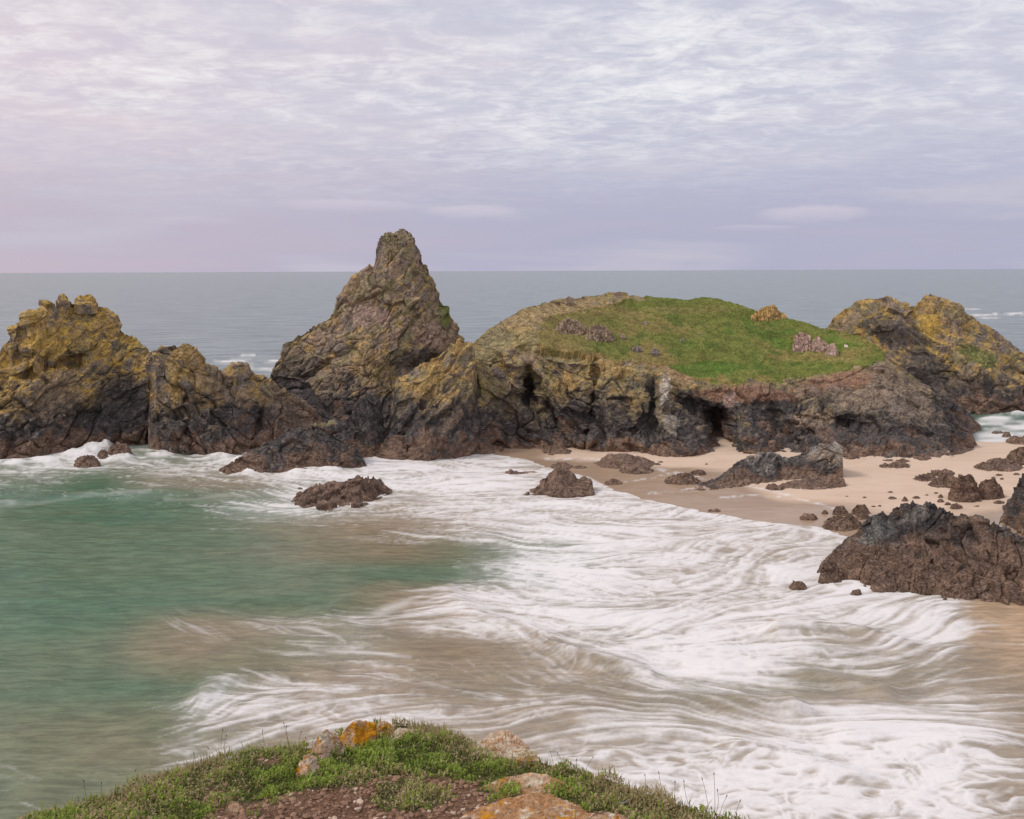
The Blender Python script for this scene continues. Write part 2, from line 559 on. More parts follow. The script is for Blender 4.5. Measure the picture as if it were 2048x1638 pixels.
class Rock:
    """Surface lofted from its foot line on the ground, over its crest and down its back, then broken into blocks."""
    def __init__(self, crest, base, depth=8.0, crest_d=None, base_d=None, mid=None, step=2.0, res=None, ease=1.0,
                 scales=(7, 2.8, 1.1), amps=(1.3, 0.6, 0.28), strata=(0.35, 0.6), squash=2.2, seed=1, crack=0.2,
                 dents=(), zb=2.2, zk=8.0, tops=((OLIVE, 0.5), (OCHRE, 0.45)), top_mix=None, paint=(), ground=None,
                 pale=0.3, wet=0.6, skirt=1.5, back=1.0, round_=True, front=None, ends=0.06, calm=None):
        x0, x1 = crest[0][0], crest[-1][0]
        nu = max(12, int((x1 - x0) / step))
        u = np.linspace(0, 1, nu)
        px = x0 + (x1 - x0) * u
        yb = rowpts(base, px); yc = np.minimum(rowpts(crest, px), yb - 0.05)
        G = ground or ground_d
        db = G(px, yb) if base_d is None else rowpts(base_d, px)
        lens = np.sqrt(np.clip(1 - (2 * u - 1) ** 2, 0.0, 1)) if round_ else np.ones(nu)
        if crest_d is None:
            dc = db + (front if front is not None else depth * 0.45) * lens
        else:
            dc = np.maximum(rowpts(crest_d, px), db + 0.02)
        rows = [(yb, db)]
        for mrow, mdepth in (mid or ()):
            my = np.clip(rowpts(mrow, px), yc, yb)
            md = rowpts(mdepth, px)
            rows.append((my, np.clip(md, db, dc)))
        rows.append((yc, dc))
        PX, PY, D = [], [], []
        for k in range(len(rows) - 1):
            (ya, da), (y2, d2) = rows[k], rows[k + 1]
            span = np.max(ya - y2)
            nv = max(5, int(span / step))
            for t in np.linspace(0, 1, nv, endpoint=(k == len(rows) - 2)):
                PX.append(px); PY.append(ya + (y2 - ya) * t)
                e = t ** ease if len(rows) == 2 else t
                D.append(da + (d2 - da) * e)
        PX, PY, D = map(np.array, (PX, PY, D))
        for dn in dents:                       # hollows (+) and buttresses (-), metres along the view depth
            D = D + dn[-1] * blob(PX, PY, dn[:-1])
        P = at(PX, PY, D)
        # back side: follow the crest down behind
        th = depth * back * np.maximum(lens, 0.15)
        zc = P[-1, :, 2]; zf = np.minimum(P[0, :, 2], zc) - skirt
        nb = max(5, int(10 + (yc.max() - yc.min()) / (step * 8)))
        bk = []
        r0 = ray(PX[-1], PY[-1])
        for t in np.linspace(0, 1, nb)[1:]:
            d = D[-1] + th * t ** 0.8
            q = r0 * d[:, None]
            q[:, 2] += CAM_H
            q[:, 2] += (zf - q[:, 2]) * (0.06 * min(1, t * 12) + 0.94 * t ** 1.4)
            bk.append(q)
        sk = P[0].copy(); sk[:, 2] -= skirt
        V = np.concatenate([sk[None], P, np.array(bk)], 0)
        PXf = np.concatenate([PX[:1], PX, np.repeat(PX[-1:], nb - 1, 0)])
        PYf = np.concatenate([PY[:1] + 5, PY, np.repeat(PY[-1:], nb - 1, 0)])
        nv = V.shape[0]
        du = np.gradient(V, axis=1); dv = np.gradient(V, axis=0)
        N = np.cross(du, dv); L = np.linalg.norm(N, axis=-1, keepdims=True)
        N = np.where(L > 1e-9, N / np.maximum(L, 1e-9), np.array([0, -0.7, 0.7]))
        for _ in range(3):                     # soften the direction field so blocks stay coherent
            N[1:-1] = (N[:-2] + N[1:-1] * 2 + N[2:]) / 4
            N[:, 1:-1] = (N[:, :-2] + N[:, 1:-1] * 2 + N[:, 2:]) / 4
        N /= np.maximum(np.linalg.norm(N, axis=-1, keepdims=True), 1e-6)
        flat = V.reshape(-1, 3); nf = N.reshape(-1, 3)
        if len(amps) == 3 and amps[0] > 0.3:
            amps = (amps[0] * 1.25, amps[1] * 0.82, amps[2] * 0.75)
        dsp = rock_disp(flat, scales, amps, seed, strata, squash, crack)
        dsp *= 0.72
        dsp += (fbm(flat * 0.22, 3, seed + 50) - 0.5) * amps[0] * 0.9
        fs = 1.15 / scales[-1]
        dsp += (fbm(flat * fs, 3, seed + 55, 0.7) - 0.5) * amps[-1] * 2.1
        fade = np.minimum(smooth(u, 0, ends), smooth(1 - u, 0, ends)) * 0.85 + 0.15
        dsp *= np.broadcast_to(fade, (nv, nu)).reshape(-1)
        if calm is not None:
            dsp *= calm(PXf.reshape(-1), PYf.reshape(-1))
        self.base_V, self.PX, self.PY = V, PXf, PYf
        self.D = np.concatenate([D[:1], D, np.repeat(D[-1:], nb - 1, 0)])
        flat = flat + nf * dsp[:, None]
        self.V = flat; self.nu, self.nv = nu, nv
        # final normals (up component) for colouring by what grows where
        W = flat.reshape(nv, nu, 3)
        N2 = np.cross(np.gradient(W, axis=1), np.gradient(W, axis=0))
        N2 /= np.maximum(np.linalg.norm(N2, axis=-1, keepdims=True), 1e-9)
        up = N2[..., 2].reshape(-1)
        z = flat[:, 2]
        n1 = fbm(flat * 0.22, 4, seed + 20); n2 = fbm(flat * 0.55, 4, seed + 30); n3 = fbm(flat * 1.6, 3, seed + 40)
        zs = min(zk, 8.0, zb * 4) / 8.0
        hgt = z + (n1 - 0.5) * 10 * zs + (n2 - 0.5) * 6 * zs + (n3 - 0.5) * 3 * zs - 1.2 * (0.4 - up) * zs
        tb = smooth(hgt, zb * 0.75, zb * 1.3)[:, None]
        tk = smooth(hgt, zk * 0.55, zk * 1.4)[:, None]
        blk = BLACK + (GREY - BLACK) * smooth(n3 + 0.25 * (n2 - 0.5), 0.52, 0.75)[:, None] * 0.55
        brn = BROWN * (0.65 + 0.7 * n3[:, None])
        top = GREY + (TANR - GREY) * smooth(n2, 0.4, 0.65)[:, None]
        for k, (cc, amt) in enumerate(tops):
            nn = fbm(flat * (0.3 + 0.25 * k), 5, seed + 60 + 5 * k) + 0.16 * up
            top = top + (cc - top) * (smooth(nn, 0.68 - 0.4 * amt, 0.84 - 0.4 * amt) * 0.9)[:, None]
        col = brn + (blk - brn) * tb
        col = col + (top - col) * tk
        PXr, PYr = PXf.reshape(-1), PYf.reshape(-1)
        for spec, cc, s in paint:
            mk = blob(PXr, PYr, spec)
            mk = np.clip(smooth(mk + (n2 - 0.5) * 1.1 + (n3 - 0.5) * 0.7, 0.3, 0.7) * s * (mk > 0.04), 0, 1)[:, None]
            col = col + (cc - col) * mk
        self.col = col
        self.wet = np.clip((1 - smooth(z, 1.0, zk)) * wet, 0, 1)
        self.pale = np.full(len(col), pale) * tk[:, 0]
        self.up = up; self.n2 = n2; self.n3 = n3; self.n1 = n1

    def lookup(self, px, py):
        """Depth of the smooth surface under a pixel (front side)."""
        px, py = np.broadcast_arrays(np.asarray(px, float), np.asarray(py, float))
        out = np.empty(px.shape)
        for i in np.ndindex(px.shape):
            k = np.argmin((self.PX - px[i]) ** 2 + (self.PY - py[i]) ** 2)
            out[i] = self.D.reshape(-1)[k]
        return out

    def build(self, name, parent=None, mat=None, faces=None, col=None):
        fc = grid_faces(self.nv, self.nu) if faces is None else faces
        V, at_ = self.V, {'col': self.col if col is None else col, 'wet': self.wet, 'pale': self.pale}
        if faces is not None:
            use = np.unique(fc); mp = np.zeros(len(V), np.int32); mp[use] = np.arange(len(use))
            fc = mp[fc]; V = V[use]; at_ = {k: v[use] for k, v in at_.items()}
        return mesh_obj(name, V, fc, mat or M_ROCK, parent, at_)


def foot(rock):
    v = rock.V
    return (float(v[:, 0].mean()), float(v[:, 1].mean()), 0.0)


def stone_shape(x0, x1, yt, yb, seed, skew=0.0):
    """Crest and foot lines of a small boulder from its extent."""
    r = random.Random(seed)
    n = 9
    cr, bs = [], []
    pk = 0.5 + skew + r.uniform(-0.12, 0.12)
    for i in range(n):
        t = i / (n - 1)
        w = t / pk if t < pk else (1 - t) / (1 - pk)
        hgt = max(0.0, 1 - (1 - max(0.0, min(1.0, w))) ** 2.2) ** r.uniform(0.5, 0.75)
        x = x0 + (x1 - x0) * t
        drop = (1 - (2 * t - 1) ** 2) ** 0.5
        yb_ = yb - (1 - drop) * min((yb - yt) * 0.35, (x1 - x0) * 0.1)
        bs.append((x, yb_))
        cr.append((x, yb_ - (yb_ - yt) * hgt * (r.uniform(0.9, 1.05) if 0 < i < n - 1 else 1)))
    return cr, bs


# ------------------------------------------------------------------ water
FT = """
920: 0 .55 .3|100 .72 .3|200 .8 .4|300 .6 .3|400 .6 .4|500 .9 .5|600 .9 .6|700 .9 .6|800 .9 .8|900 .8 1
945: 0 .5 .25|100 .55 .2|180 .35 .1|260 .35 .4|340 .55 .7|450 .6 .8|550 .8 .8|650 .9 .8|750 .9 .8|850 .92 .9|950 .85 1|1050 .8 1
968: 0 .35 .15|100 .3 .1|200 .06 0|300 .3 .6|400 .35 .85|500 .3 .85|580 .6 .6|700 .85 .7|800 .9 .8|900 .88 .9|1000 .85 1|1100 .8 1
990: 0 .18 .05|60 .3 .05|150 .12 0|250 .3 0|330 .2 .1|450 .25 .4|520 .45 .4|600 .85 .5|800 .7 .8|900 .85 .9|1000 .85 1|1100 .85 1|1200 .8 1
1020: 0 .02 0|200 0 0|380 .08 .1|500 .6 .2|580 .8 .3|700 .6 .8|800 .5 1|900 .75 1|1000 .88 .8|1100 .85 .8|1200 .85 1|1300 .9 1|1400 .85 1
1055: 0 0 0|300 0 0|450 .15 .1|560 .1 .5|700 .12 .9|800 .3 1|880 .5 1|950 .75 1|1050 .9 .8|1150 .92 .8|1250 .85 1|1350 .8 1|1450 .8 1|1600 .85 1
1100: 0 0 0|300 0 0|500 0 .25|650 .04 .7|800 .06 .9|900 .06 .6|980 .35 .4|1050 .82 .4|1150 .95 .4|1250 .88 .8|1350 .75 1|1450 .74 1|1550 .78 1|1620 .82 1
1150: 0 0 0|400 0 0|600 0 .15|800 0 .15|880 .06 .2|950 .4 .3|1030 .85 .3|1150 .96 .3|1250 .92 .7|1350 .82 1|1450 .8 1|1550 .84 1|1620 .9 1
1200: 0 0 .05|300 0 .05|500 .02 .2|650 .03 .2|780 .12 .8|850 .35 1|920 .75 1|1000 .9 .8|1100 .94 .6|1200 .94 .7|1300 .9 .9|1400 .88 1|1500 .85 1|1620 .85 1|1700 .92 1|1800 .86 1|1900 .8 1|1960 .2 1.3|2048 .12 1.4
1250: 0 0 .05|230 0 .1|330 .08 .6|430 .18 .9|540 .3 .8|640 .3 .6|720 .5 .7|800 .35 .9|900 .55 1|1000 .8 1|1100 .88 1|1200 .94 .8|1300 .95 .8|1400 .92 1|1500 .88 1|1600 .82 1|1700 .8 1|1800 .82 1|1900 .75 1|1950 .25 1.3|2048 .14 1.4
1300: 0 0 .1|200 0 .1|300 .02 .6|400 .05 .8|500 .06 .6|600 .25 .5|700 .4 .6|800 .22 .9|900 .18 1|1000 .3 1|1100 .5 1|1200 .75 1|1300 .92 .8|1400 .96 .8|1500 .92 .9|1600 .65 .9|1700 .5 .9|1800 .65 1|1900 .6 1|1950 .3 1.2|2048 .2 1.3
1340: 0 0 .1|200 0 .1|350 .02 .5|450 .1 .5|550 .15 .7|650 .3 .9|750 .45 1|850 .25 .9|950 .22 .9|1050 .3 .9|1150 .4 1|1230 .35 .9|1300 .85 .8|1400 .95 .8|1500 .9 .9|1600 .5 .8|1700 .5 .9|1800 .45 .9|1880 .5 .9|1960 .3 1.1|2048 .2 1.2
1375: 0 0 .1|250 0 .1|380 .15 .25|430 .65 .4|520 .45 .8|620 .4 1|720 .5 1|820 .35 1|950 .28 .9|1050 .35 .9|1150 .33 .9|1250 .35 .9|1330 .75 .8|1430 .9 .8|1530 .8 .8|1620 .4 .8|1720 .5 .9|1820 .42 .9|1900 .6 1|1970 .4 1.1|2048 .25 1.1
1410: 0 0 .25|280 .02 .3|370 .3 .3|410 .75 .4|500 .5 .8|600 .5 1|700 .65 1|800 .6 1|900 .45 1|1000 .4 1|1100 .32 1|1200 .35 1|1300 .5 .8|1380 .5 .8|1450 .35 .8|1530 .6 .9|1620 .8 1|1720 .75 1|1820 .8 1|1900 .85 1|1980 .6 1|2048 .3 1.1
1450: 0 .02 .3|200 0 .4|320 .08 .4|390 .5 .6|480 .42 .8|600 .55 1|700 .6 1|800 .65 1|900 .55 1|1000 .45 1|1100 .45 1|1200 .6 .9|1300 .7 .9|1400 .66 .9|1500 .72 1|1600 .82 1|1700 .92 1|1800 .95 1|1900 .93 1|1980 .8 1|2048 .4 1.1
1500: 0 .12 .3|150 .04 .45|280 .08 .5|360 .3 .6|450 .35 .7|560 .35 .9|900 .5 1|1000 .5 1|1080 .6 1|1200 .8 1|1300 .78 1|1400 .76 1|1500 .84 1|1600 .94 1|1700 .96 1|1800 .97 1|1900 .95 1|1980 .82 1|2048 .45 1.1
1570: 0 .14 .25|100 .1 .3|250 .05 .4|400 .2 .5|1000 .6 1|1200 .82 1|1300 .8 1|1400 .84 1|1500 .88 1|1600 .9 1|1700 .88 1|1800 .95 1|1900 .94 1|1980 .75 1|2048 .45 1.1
1640: 0 .14 .25|200 .06 .4|1300 .84 1|1450 .8 1|1550 .86 1|1650 .78 1|1750 .9 1|1850 .92 1|1930 .85 1|2000 .65 1|2048 .45 1.1
"""


def tables():
    rows = []
    for ln in FT.strip().splitlines():
        y, rest = ln.split(':')
        a = np.array([[float(v) for v in c.split()] for c in rest.split('|')])
        rows.append((float(y), a))
    return rows


def water_density(px, py):
    rows = tables()
    ys = np.array([r[0] for r in rows])
    F = np.stack([np.interp(px, r[1][:, 0], r[1][:, 1]) for r in rows], 0)
    S = np.stack([np.interp(px, r[1][:, 0], r[1][:, 2]) for r in rows], 0)
    k = np.clip(np.searchsorted(ys, py) - 1, 0, len(ys) - 2)
    t = np.clip((py - ys[k]) / (ys[k + 1] - ys[k]), 0, 1)
    t = t * t * (3 - 2 * t)
    i = np.arange(len(px))
    return F[k, i] * (1 - t) + F[k + 1, i] * t, S[k, i] * (1 - t) + S[k + 1, i] * t


# crests of broken waves running in the bay: world polylines from the photograph, height, width
RIDGES = [([(1080, 1295), (1180, 1318), (1300, 1345)], 0.7, 1.1), ([(1560, 1270), (1690, 1265), (1800, 1290)], 0.7, 1.3),
          ([(1350, 1395), (1450, 1410), (1580, 1420)], 0.7, 1.2), ([(1540, 1330), (1640, 1350), (1760, 1380)], 0.5, 1.1),
          ([(400, 1400), (430, 1365), (520, 1345), (640, 1350)], 0.35, 1.0), ([(560, 1252), (660, 1238), (760, 1270)], 0.3, 1.0),
          ([(880, 1180), (960, 1235), (1100, 1275)], 0.35, 1.2), ([(0, 1004), (150, 990), (330, 985)], 0.35, 1.0),
          ([(780, 1170), (620, 1230), (520, 1262)], 0.2, 0.9), ([(1700, 1480), (1850, 1500), (1990, 1490)], 0.4, 1.5),
          ([(1480, 1500), (1600, 1530), (1700, 1560)], 0.35, 1.1)]
# white water thrown up at the feet of the rocks
SPLASH = [(150, 912, 34, 8, 0.9), (185, 905, 26, 9, 1.5), (214, 896, 12, 9, 1.7), (245, 915, 22, 7, 1.1), (320, 910, 30, 7, 0.9), (480, 928, 20, 8, 1.0), (505, 942, 26, 7, 0.7),
          (600, 944, 40, 7, 0.6), (660, 942, 35, 7, 0.7), (740, 926, 26, 7, 0.4), (440, 912, 24, 7, 0.8), (1990, 838, 34, 4, 0.5), (2030, 830, 34, 4, 0.9),
          (90, 922, 34, 6, 0.7), (20, 926, 34, 6, 0.6), (1560, 1140, 60, 18, 0.25), (1690, 1172, 50, 10, 0.3)]
# thin drifting lines and far breaking crests: polyline, half width in px, strength
LINES = [([(0, 1008), (80, 1000), (170, 988), (300, 985)], 5, .3), ([(330, 1000), (500, 992), (620, 980)], 5, .2),
         ([(620, 1295), (660, 1302), (700, 1305), (760, 1309), (820, 1312)], 4, .6), ([(520, 1262), (545, 1256), (570, 1253), (605, 1255), (640, 1262), (668, 1272), (690, 1285)], 4, .5),
         ([(1000, 905), (1030, 905), (1045, 911), (1035, 920), (1010, 926)], 3, .9), ([(700, 1240), (745, 1232), (790, 1216), (830, 1198), (860, 1180)], 7, .45),
         ([(430, 722), (470, 724), (520, 722), (560, 726)], 2.6, .9), ([(460, 711), (510, 711)], 1.4, .8), ([(500, 736), (560, 742), (600, 748)], 3, .8),
         ([(1935, 631), (1990, 630), (2060, 627)], 2.2, .9), ([(1930, 618), (1960, 618)], 1.2, .7), ([(1960, 637), (2000, 636)], 1.6, .7), ([(1985, 660), (2010, 660)], 1.2, .6)]


def seg_dist(px, py, pts, sy=1.0):
    best = np.full(px.shape, 1e9)
    for (ax, ay), (bx, by) in zip(pts[:-1], pts[1:]):
        ex, ey = bx - ax, (by - ay) * sy
        t = np.clip(((px - ax) * ex + (py - ay) * sy * ey) / (ex * ex + ey * ey), 0, 1)
        best = np.minimum(best, np.hypot(px - ax - ex * t, (py - ay) * sy - ey * t))
    return best


def build_sea():
    cols = np.concatenate([np.linspace(-2600, -60, 60, endpoint=False), np.linspace(-60, 2110, 820), np.linspace(2110, 4600, 60)[1:]])
    rows = np.concatenate([546 + (880 - 546) * np.linspace(0, 1, 105, endpoint=False) ** 1.5, np.linspace(880, 1645, 400), np.linspace(1645, 2300, 14)[1:]])
    PX, PY = np.meshgrid(cols, rows)
    # rows are rings of equal distance: use the centre column's depth, columns are azimuths
    D = sea_d(np.full(len(rows), 1024.0), rows)
    az = ray(cols, np.full(len(cols), 819.0))[:, 0]
    X = D[:, None] * az[None]; Y = np.repeat(D[:, None], len(cols), 1)
    V = np.stack([X, Y, np.zeros_like(X)], -1)
    far = V[0].copy(); far[:, :2] *= 60000 / far[:, 1:2]
    mid = V[0].copy(); mid[:, :2] *= 12000 / np.maximum(mid[:, 1:2], 1)
    V = np.concatenate([far[None], mid[None], V], 0)
    nv, nu = V.shape[:2]
    P = V.reshape(-1, 3)
    px, py = project(P)
    x, y = P[:, 0], P[:, 1]
    foam, sed = water_density(px, py)
    # offshore: beyond the line of stacks
    off = smooth(py, 905, 870) if False else 1 - smooth(py, 868, 908)
    foam = foam * (1 - off)
    # current: direction of drift
    ang = np.zeros(len(P))
    ang += 0.42 * smooth(px, 1180, 1450) * (1 - smooth(px, 1800, 1980)) * (1 - smooth(py, 1330, 1430))
    ang -= 0.4 * np.exp(-(((px - 1060) / 220) ** 2 + ((py - 1240) / 90) ** 2))
    ang += 0.9 * np.exp(-(((px - 420) / 60) ** 2 + ((py - 1400) / 50) ** 2))
    ang += 0.45 * np.exp(-(((px - 760) / 160) ** 2 + ((py - 1200) / 60) ** 2))
    near = (py > 860) & (py < 1700) & (px > -150) & (px < 2200)
    idx = np.where(near)[0]
    q0 = np.stack([x[idx], y[idx]], -1)
    a0 = ang[idx]

    def flow(q):
        e = np.stack([q[:, 0] * 0.085, q[:, 1] * 0.11, np.zeros(len(q))], -1)
        e2 = np.stack([q[:, 0] * 0.3, q[:, 1] * 0.35, np.full(len(q), 3.0)], -1)
        a = a0 + (vnoise(e, 5) - 0.5) * 1.5 + (vnoise(e2, 6) - 0.5) * 0.8
        return np.stack([np.cos(a), np.sin(a)], -1)

    def tex(q):
        e = np.stack([q[:, 0] * 0.8, q[:, 1] * 1.7, np.zeros(len(q))], -1)
        e2 = np.stack([q[:, 0] * 2.2, q[:, 1] * 3.4, np.full(len(q), 9.0)], -1)
        e3 = np.stack([q[:, 0] * 0.16, q[:, 1] * 0.34, np.full(len(q), 4.0)], -1)
        return np.stack([vnoise(e, 11), vnoise(e2, 12), vnoise(e3, 13)], -1)

    acc = tex(q0); n = 1
    for sgn in (1, -1):
        q = q0.copy()
        for k in range(8):
            q = q + flow(q) * (0.42 * sgn)
            acc = acc + tex(q); n += 1
    acc /= n
    acc = (acc - acc.mean(0)) / acc.std(0)
    stre = 0.45 * acc[:, 0] + 0.80 * acc[:, 1] + 0.42 * acc[:, 2]
    stre = stre / stre.std()
    # lacy, less drifted texture where the surf is broken
    e = np.stack([q0[:, 0] * 0.5, q0[:, 1] * 0.8, np.zeros(len(q0))], -1)
    wp = np.stack([fbm(e * 0.7, 3, 71), fbm(e * 0.7, 3, 72), np.zeros(len(q0))], -1)
    lace = np.abs(fbm(e * 1.5 + wp * 3.0, 4, 73) - 0.5)
    lace = -(lace - lace.mean()) / lace.std()
    lw = np.maximum(smooth(py[idx], 1430, 1530) * smooth(px[idx], 1000, 1150), 0.55 * smooth(vnoise(np.stack([q0[:, 0] * 0.09, q0[:, 1] * 0.12, np.zeros(len(q0))], -1), 77), 0.35, 0.6))
    pat = stre * (1 - 0.55 * lw) + 0.8 * lace * lw
    f = foam[idx]
    # density -> cover: the streaks open and close the foam
    cov = smooth(pat * 0.62 + (f - 0.70) * 2.6, -1.15, 1.15)
    cov = np.clip(cov * smooth(f, 0.0, 0.16), 0, 1)
    soft = 0.74 * cov + 0.26 * np.clip(f * 1.05, 0, 1) * smooth(f, 0.05, 0.35)
    fo = np.zeros(len(P)); fo[idx] = np.clip(soft, 0, 1)
    lnw = vnoise(np.stack([x * 0.25, y * 0.3, np.zeros(len(x))], -1), 31)
    for pts, w, s in LINES:
        sel = (px > min(p[0] for p in pts) - 40) & (px < max(p[0] for p in pts) + 40) & (py > min(p[1] for p in pts) - 30) & (py < max(p[1] for p in pts) + 30)
        if not sel.any(): continue
        d = seg_dist(px[sel], py[sel] + (lnw[sel] - 0.5) * 2.5 * w, pts)
        fo[sel] = np.maximum(fo[sel], np.exp(-(d / w) ** 2) * s * (0.35 + 0.65 * smooth(lnw[sel], 0.2, 0.6)))
    # the running edge of the wash on the sand
    ds = shore_d(px)
    edge = np.where(px > 930, ds - y, 99)
    fo = np.maximum(fo, np.exp(-((edge - 0.3) / 0.7) ** 2) * 0.85 * (px < 1720))
    # small surf on the far side of the beach, right of the headland
    rs = smooth(px, 1935, 1965) * smooth(py, 828, 842) * (1 - smooth(py, 886, 892)) 
    rn = fbm(np.stack([x * 0.12, y * 0.35, np.zeros(len(x))], -1), 4, 41)
    fo = np.maximum(fo, rs * smooth(rn, 0.42 - 0.14 * smooth(py, 846, 880), 0.62) * 0.9)
    off = np.where((px > 1900) & (py > 780), off * (1 - 0.7 * smooth(py, 790, 830)), off)
    sed = np.where((px > 1900) & (py < 900), 0.25, sed)
    sed = np.where(py < 905, sed * smooth(py, 880, 905), sed)
    # heights
    z = np.zeros(len(P))
    sh = np.where(px > 930, smooth(ds - y, 0, 10), 1.0)
    wv = fbm(np.stack([x * 0.05, y * 0.16, np.zeros(len(x))], -1), 3, 51) - 0.5
    wv2 = fbm(np.stack([x * 0.25, y * 0.55, np.zeros(len(x))], -1), 3, 52) - 0.5
    calm = 1 - smooth(y, 250, 700)
    z += (wv * 0.9 + wv2 * 0.45) * sh * calm
    ii = idx
    z[ii] += 0.03 * pat * sh[ii] * smooth(foam[ii], .1, .5)
    for pts, hgt, wd in RIDGES:
        gp = at(np.array([p[0] for p in pts], float), np.array([p[1] for p in pts], float), sea_d([p[0] for p in pts], [p[1] for p in pts]))
        d = seg_dist(x, y, [(g[0], g[1]) for g in gp])
        z += hgt * np.exp(-(d / wd) ** 2) * (0.5 + lnw * 0.9)
    spn = fbm(np.stack([x * 0.6, y * 0.6, np.zeros(len(x))], -1), 4, 61)
    for sx, sy, rx, ry, hgt in SPLASH:
        mk = np.exp(-(((px - sx) / rx) ** 2 + ((py - sy) / ry) ** 2))
        z += hgt * mk * (0.35 + 1.1 * spn)
        fo = np.maximum(fo, smooth(mk, 0.15, 0.7) * 0.97 * smooth(spn, 0.2, 0.45))
    V = P.copy(); V[:, 2] = z
    o = mesh_obj('sea', V, grid_faces(nv, nu)[:, ::-1], M_WATER, None, {'foam': fo, 'sed': np.clip(sed, 0, 1.4), 'offshore': off}, flat=False)
    tag(o, kind='structure', label='green and sand-stained sea with long white trails of surf')


def build_beach():
    cols = np.concatenate([np.linspace(900, 2100, 400), np.linspace(2100, 2900, 60)[1:]])
    rows = np.linspace(845, 1230, 200)
    PX, PY = np.meshgrid(cols, rows)
    D = np.repeat(sea_d(np.full(len(rows), 1024.0), rows)[:, None], len(cols), 1)
    az = ray(cols, np.full(len(cols), 819.0))[:, 0]
    X = D * az[None]
    # the azimuth's pixel column at that distance (roll is tiny)
    px, py = project(np.stack([X, D, np.zeros_like(X)], -1))
    z = beach_z(px, D)
    P = np.stack([X.ravel(), D.ravel(), np.zeros(X.size)], -1)
    nz = fbm(P * np.array([0.08, 0.15, 1]), 4, 81) - 0.5
    nz2 = fbm(P * np.array([0.5, 0.9, 1]), 3, 82) - 0.5
    z = z.ravel() + nz * 0.16 + nz2 * 0.05
    left = 1 - smooth(px.ravel(), 920, 990)
    z -= left * 0.6
    wetl = np.interp(px.ravel(), [900, 1000, 1100, 1250, 1400, 1560, 1680, 1800, 3000], [895, 898, 903, 920, 945, 985, 1012, 1026, 1030])
    wet = smooth(py.ravel() + nz * 60, wetl - 10, wetl + 18)
    fr = np.zeros(len(P))
    jn = fbm(P * np.array([0.9, 1.4, 0]), 3, 85)
    for pts, w_ in (([(1090, 921), (1180, 922), (1260, 934), (1330, 950), (1400, 962), (1480, 974), (1540, 987), (1600, 1003), (1668, 1022)], 2.0), ([(1290, 990), (1370, 984), (1440, 975), (1520, 968)], 1.4), ([(1440, 1000), (1520, 994), (1560, 1000)], 1.4), ([(1250, 966), (1300, 962), (1350, 952)], 1.2)):  # long tide line is froth; the shorter lines are painted wet sheen
        dd = seg_dist(px.ravel(), py.ravel() + (jn - 0.5) * 9, pts)
        fr = np.maximum(fr, np.exp(-(dd / w_) ** 2) * smooth(jn, 0.38, 0.58))
    P[:, 2] = z
    o = mesh_obj('beach', P, grid_faces(len(rows), len(cols))[:, ::-1], M_SAND, None, {'wet': wet, 'froth_sheen': fr}, flat=False)
    tag(o, kind='structure', label='pale sandy beach, darker where the wash has wetted it')


build_sea()
build_beach()

# ------------------------------------------------------------------ the stacks
def thing(rock, name, label, cat, group=None, parts=()):
    root = empty(name, foot(rock))
    tag(root, label, cat, group)
    body = rock.build('rock_face')
    reparent(body, root)
    return root


def part(rock, name, root, label=None, **kw):
    o = rock.build(name, **kw)
    reparent(o, root)
    if label: o['label'] = label
    return o


def on(rock):
    return lambda px, py: rock.lookup(px, py)


# left stack
R1 = Rock(crest=[(-130, 800), (-40, 735), (0, 705), (16, 692), (22, 658), (46, 652), (52, 634), (92, 630), (97, 616), (112, 612), (118, 600), (150, 600), (158, 593), (180, 592), (194, 608), (212, 618), (228, 638), (240, 656), (262, 672), (285, 692), (302, 702), (316, 722), (340, 760), (365, 830), (385, 885)],
          base=[(-130, 905), (0, 921), (60, 920), (130, 906), (200, 895), (305, 893), (385, 893)], depth=24, front=13, ease=1.15, step=1.7,
          scales=(8, 3.2, 1.3), amps=(1.7, 0.85, 0.42), strata=(-0.4, 0.4), seed=3, zk=9.4, zb=2.4, tops=((OLIVE, 0.35), (OCHRE, 0.62), (GOLD, 0.30)),
          dents=((100, 735, 60, 7, -0.25, 2.6), (90, 690, 45, 30, -1.6), (304, 850, 9, 60, 2.0), (240, 800, 50, 60, 0.8), (160, 720, 30, 8, -0.2, 1.6), (40, 690, 9, 36, 0.2, 1.2)),
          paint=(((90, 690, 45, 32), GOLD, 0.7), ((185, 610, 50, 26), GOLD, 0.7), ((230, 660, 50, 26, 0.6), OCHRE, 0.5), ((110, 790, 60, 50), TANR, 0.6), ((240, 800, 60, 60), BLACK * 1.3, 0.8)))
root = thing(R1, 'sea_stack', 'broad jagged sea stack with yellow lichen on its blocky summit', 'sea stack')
for k, (x0, x1, yt, yb) in enumerate([(111, 140, 585, 606), (148, 196, 588, 612), (48, 76, 619, 640), (18, 45, 648, 690), (92, 116, 608, 634), (65, 130, 655, 732)]):
    c, b = stone_shape(x0, x1, yt, yb, 100 + k)
    r = Rock(c, b, depth=4.5 if k < 5 else 5, ground=lambda px, py: R1.lookup(px, py) - 0.6, step=1.3, scales=(2.5, 1.0), amps=(0.5, 0.25), seed=110 + k, zk=4, zb=1, tops=((OCHRE, 0.6), (GOLD, 0.3)), skirt=1.5)
    part(r, 'summit_block' if k < 5 else 'leaning_slab', root)

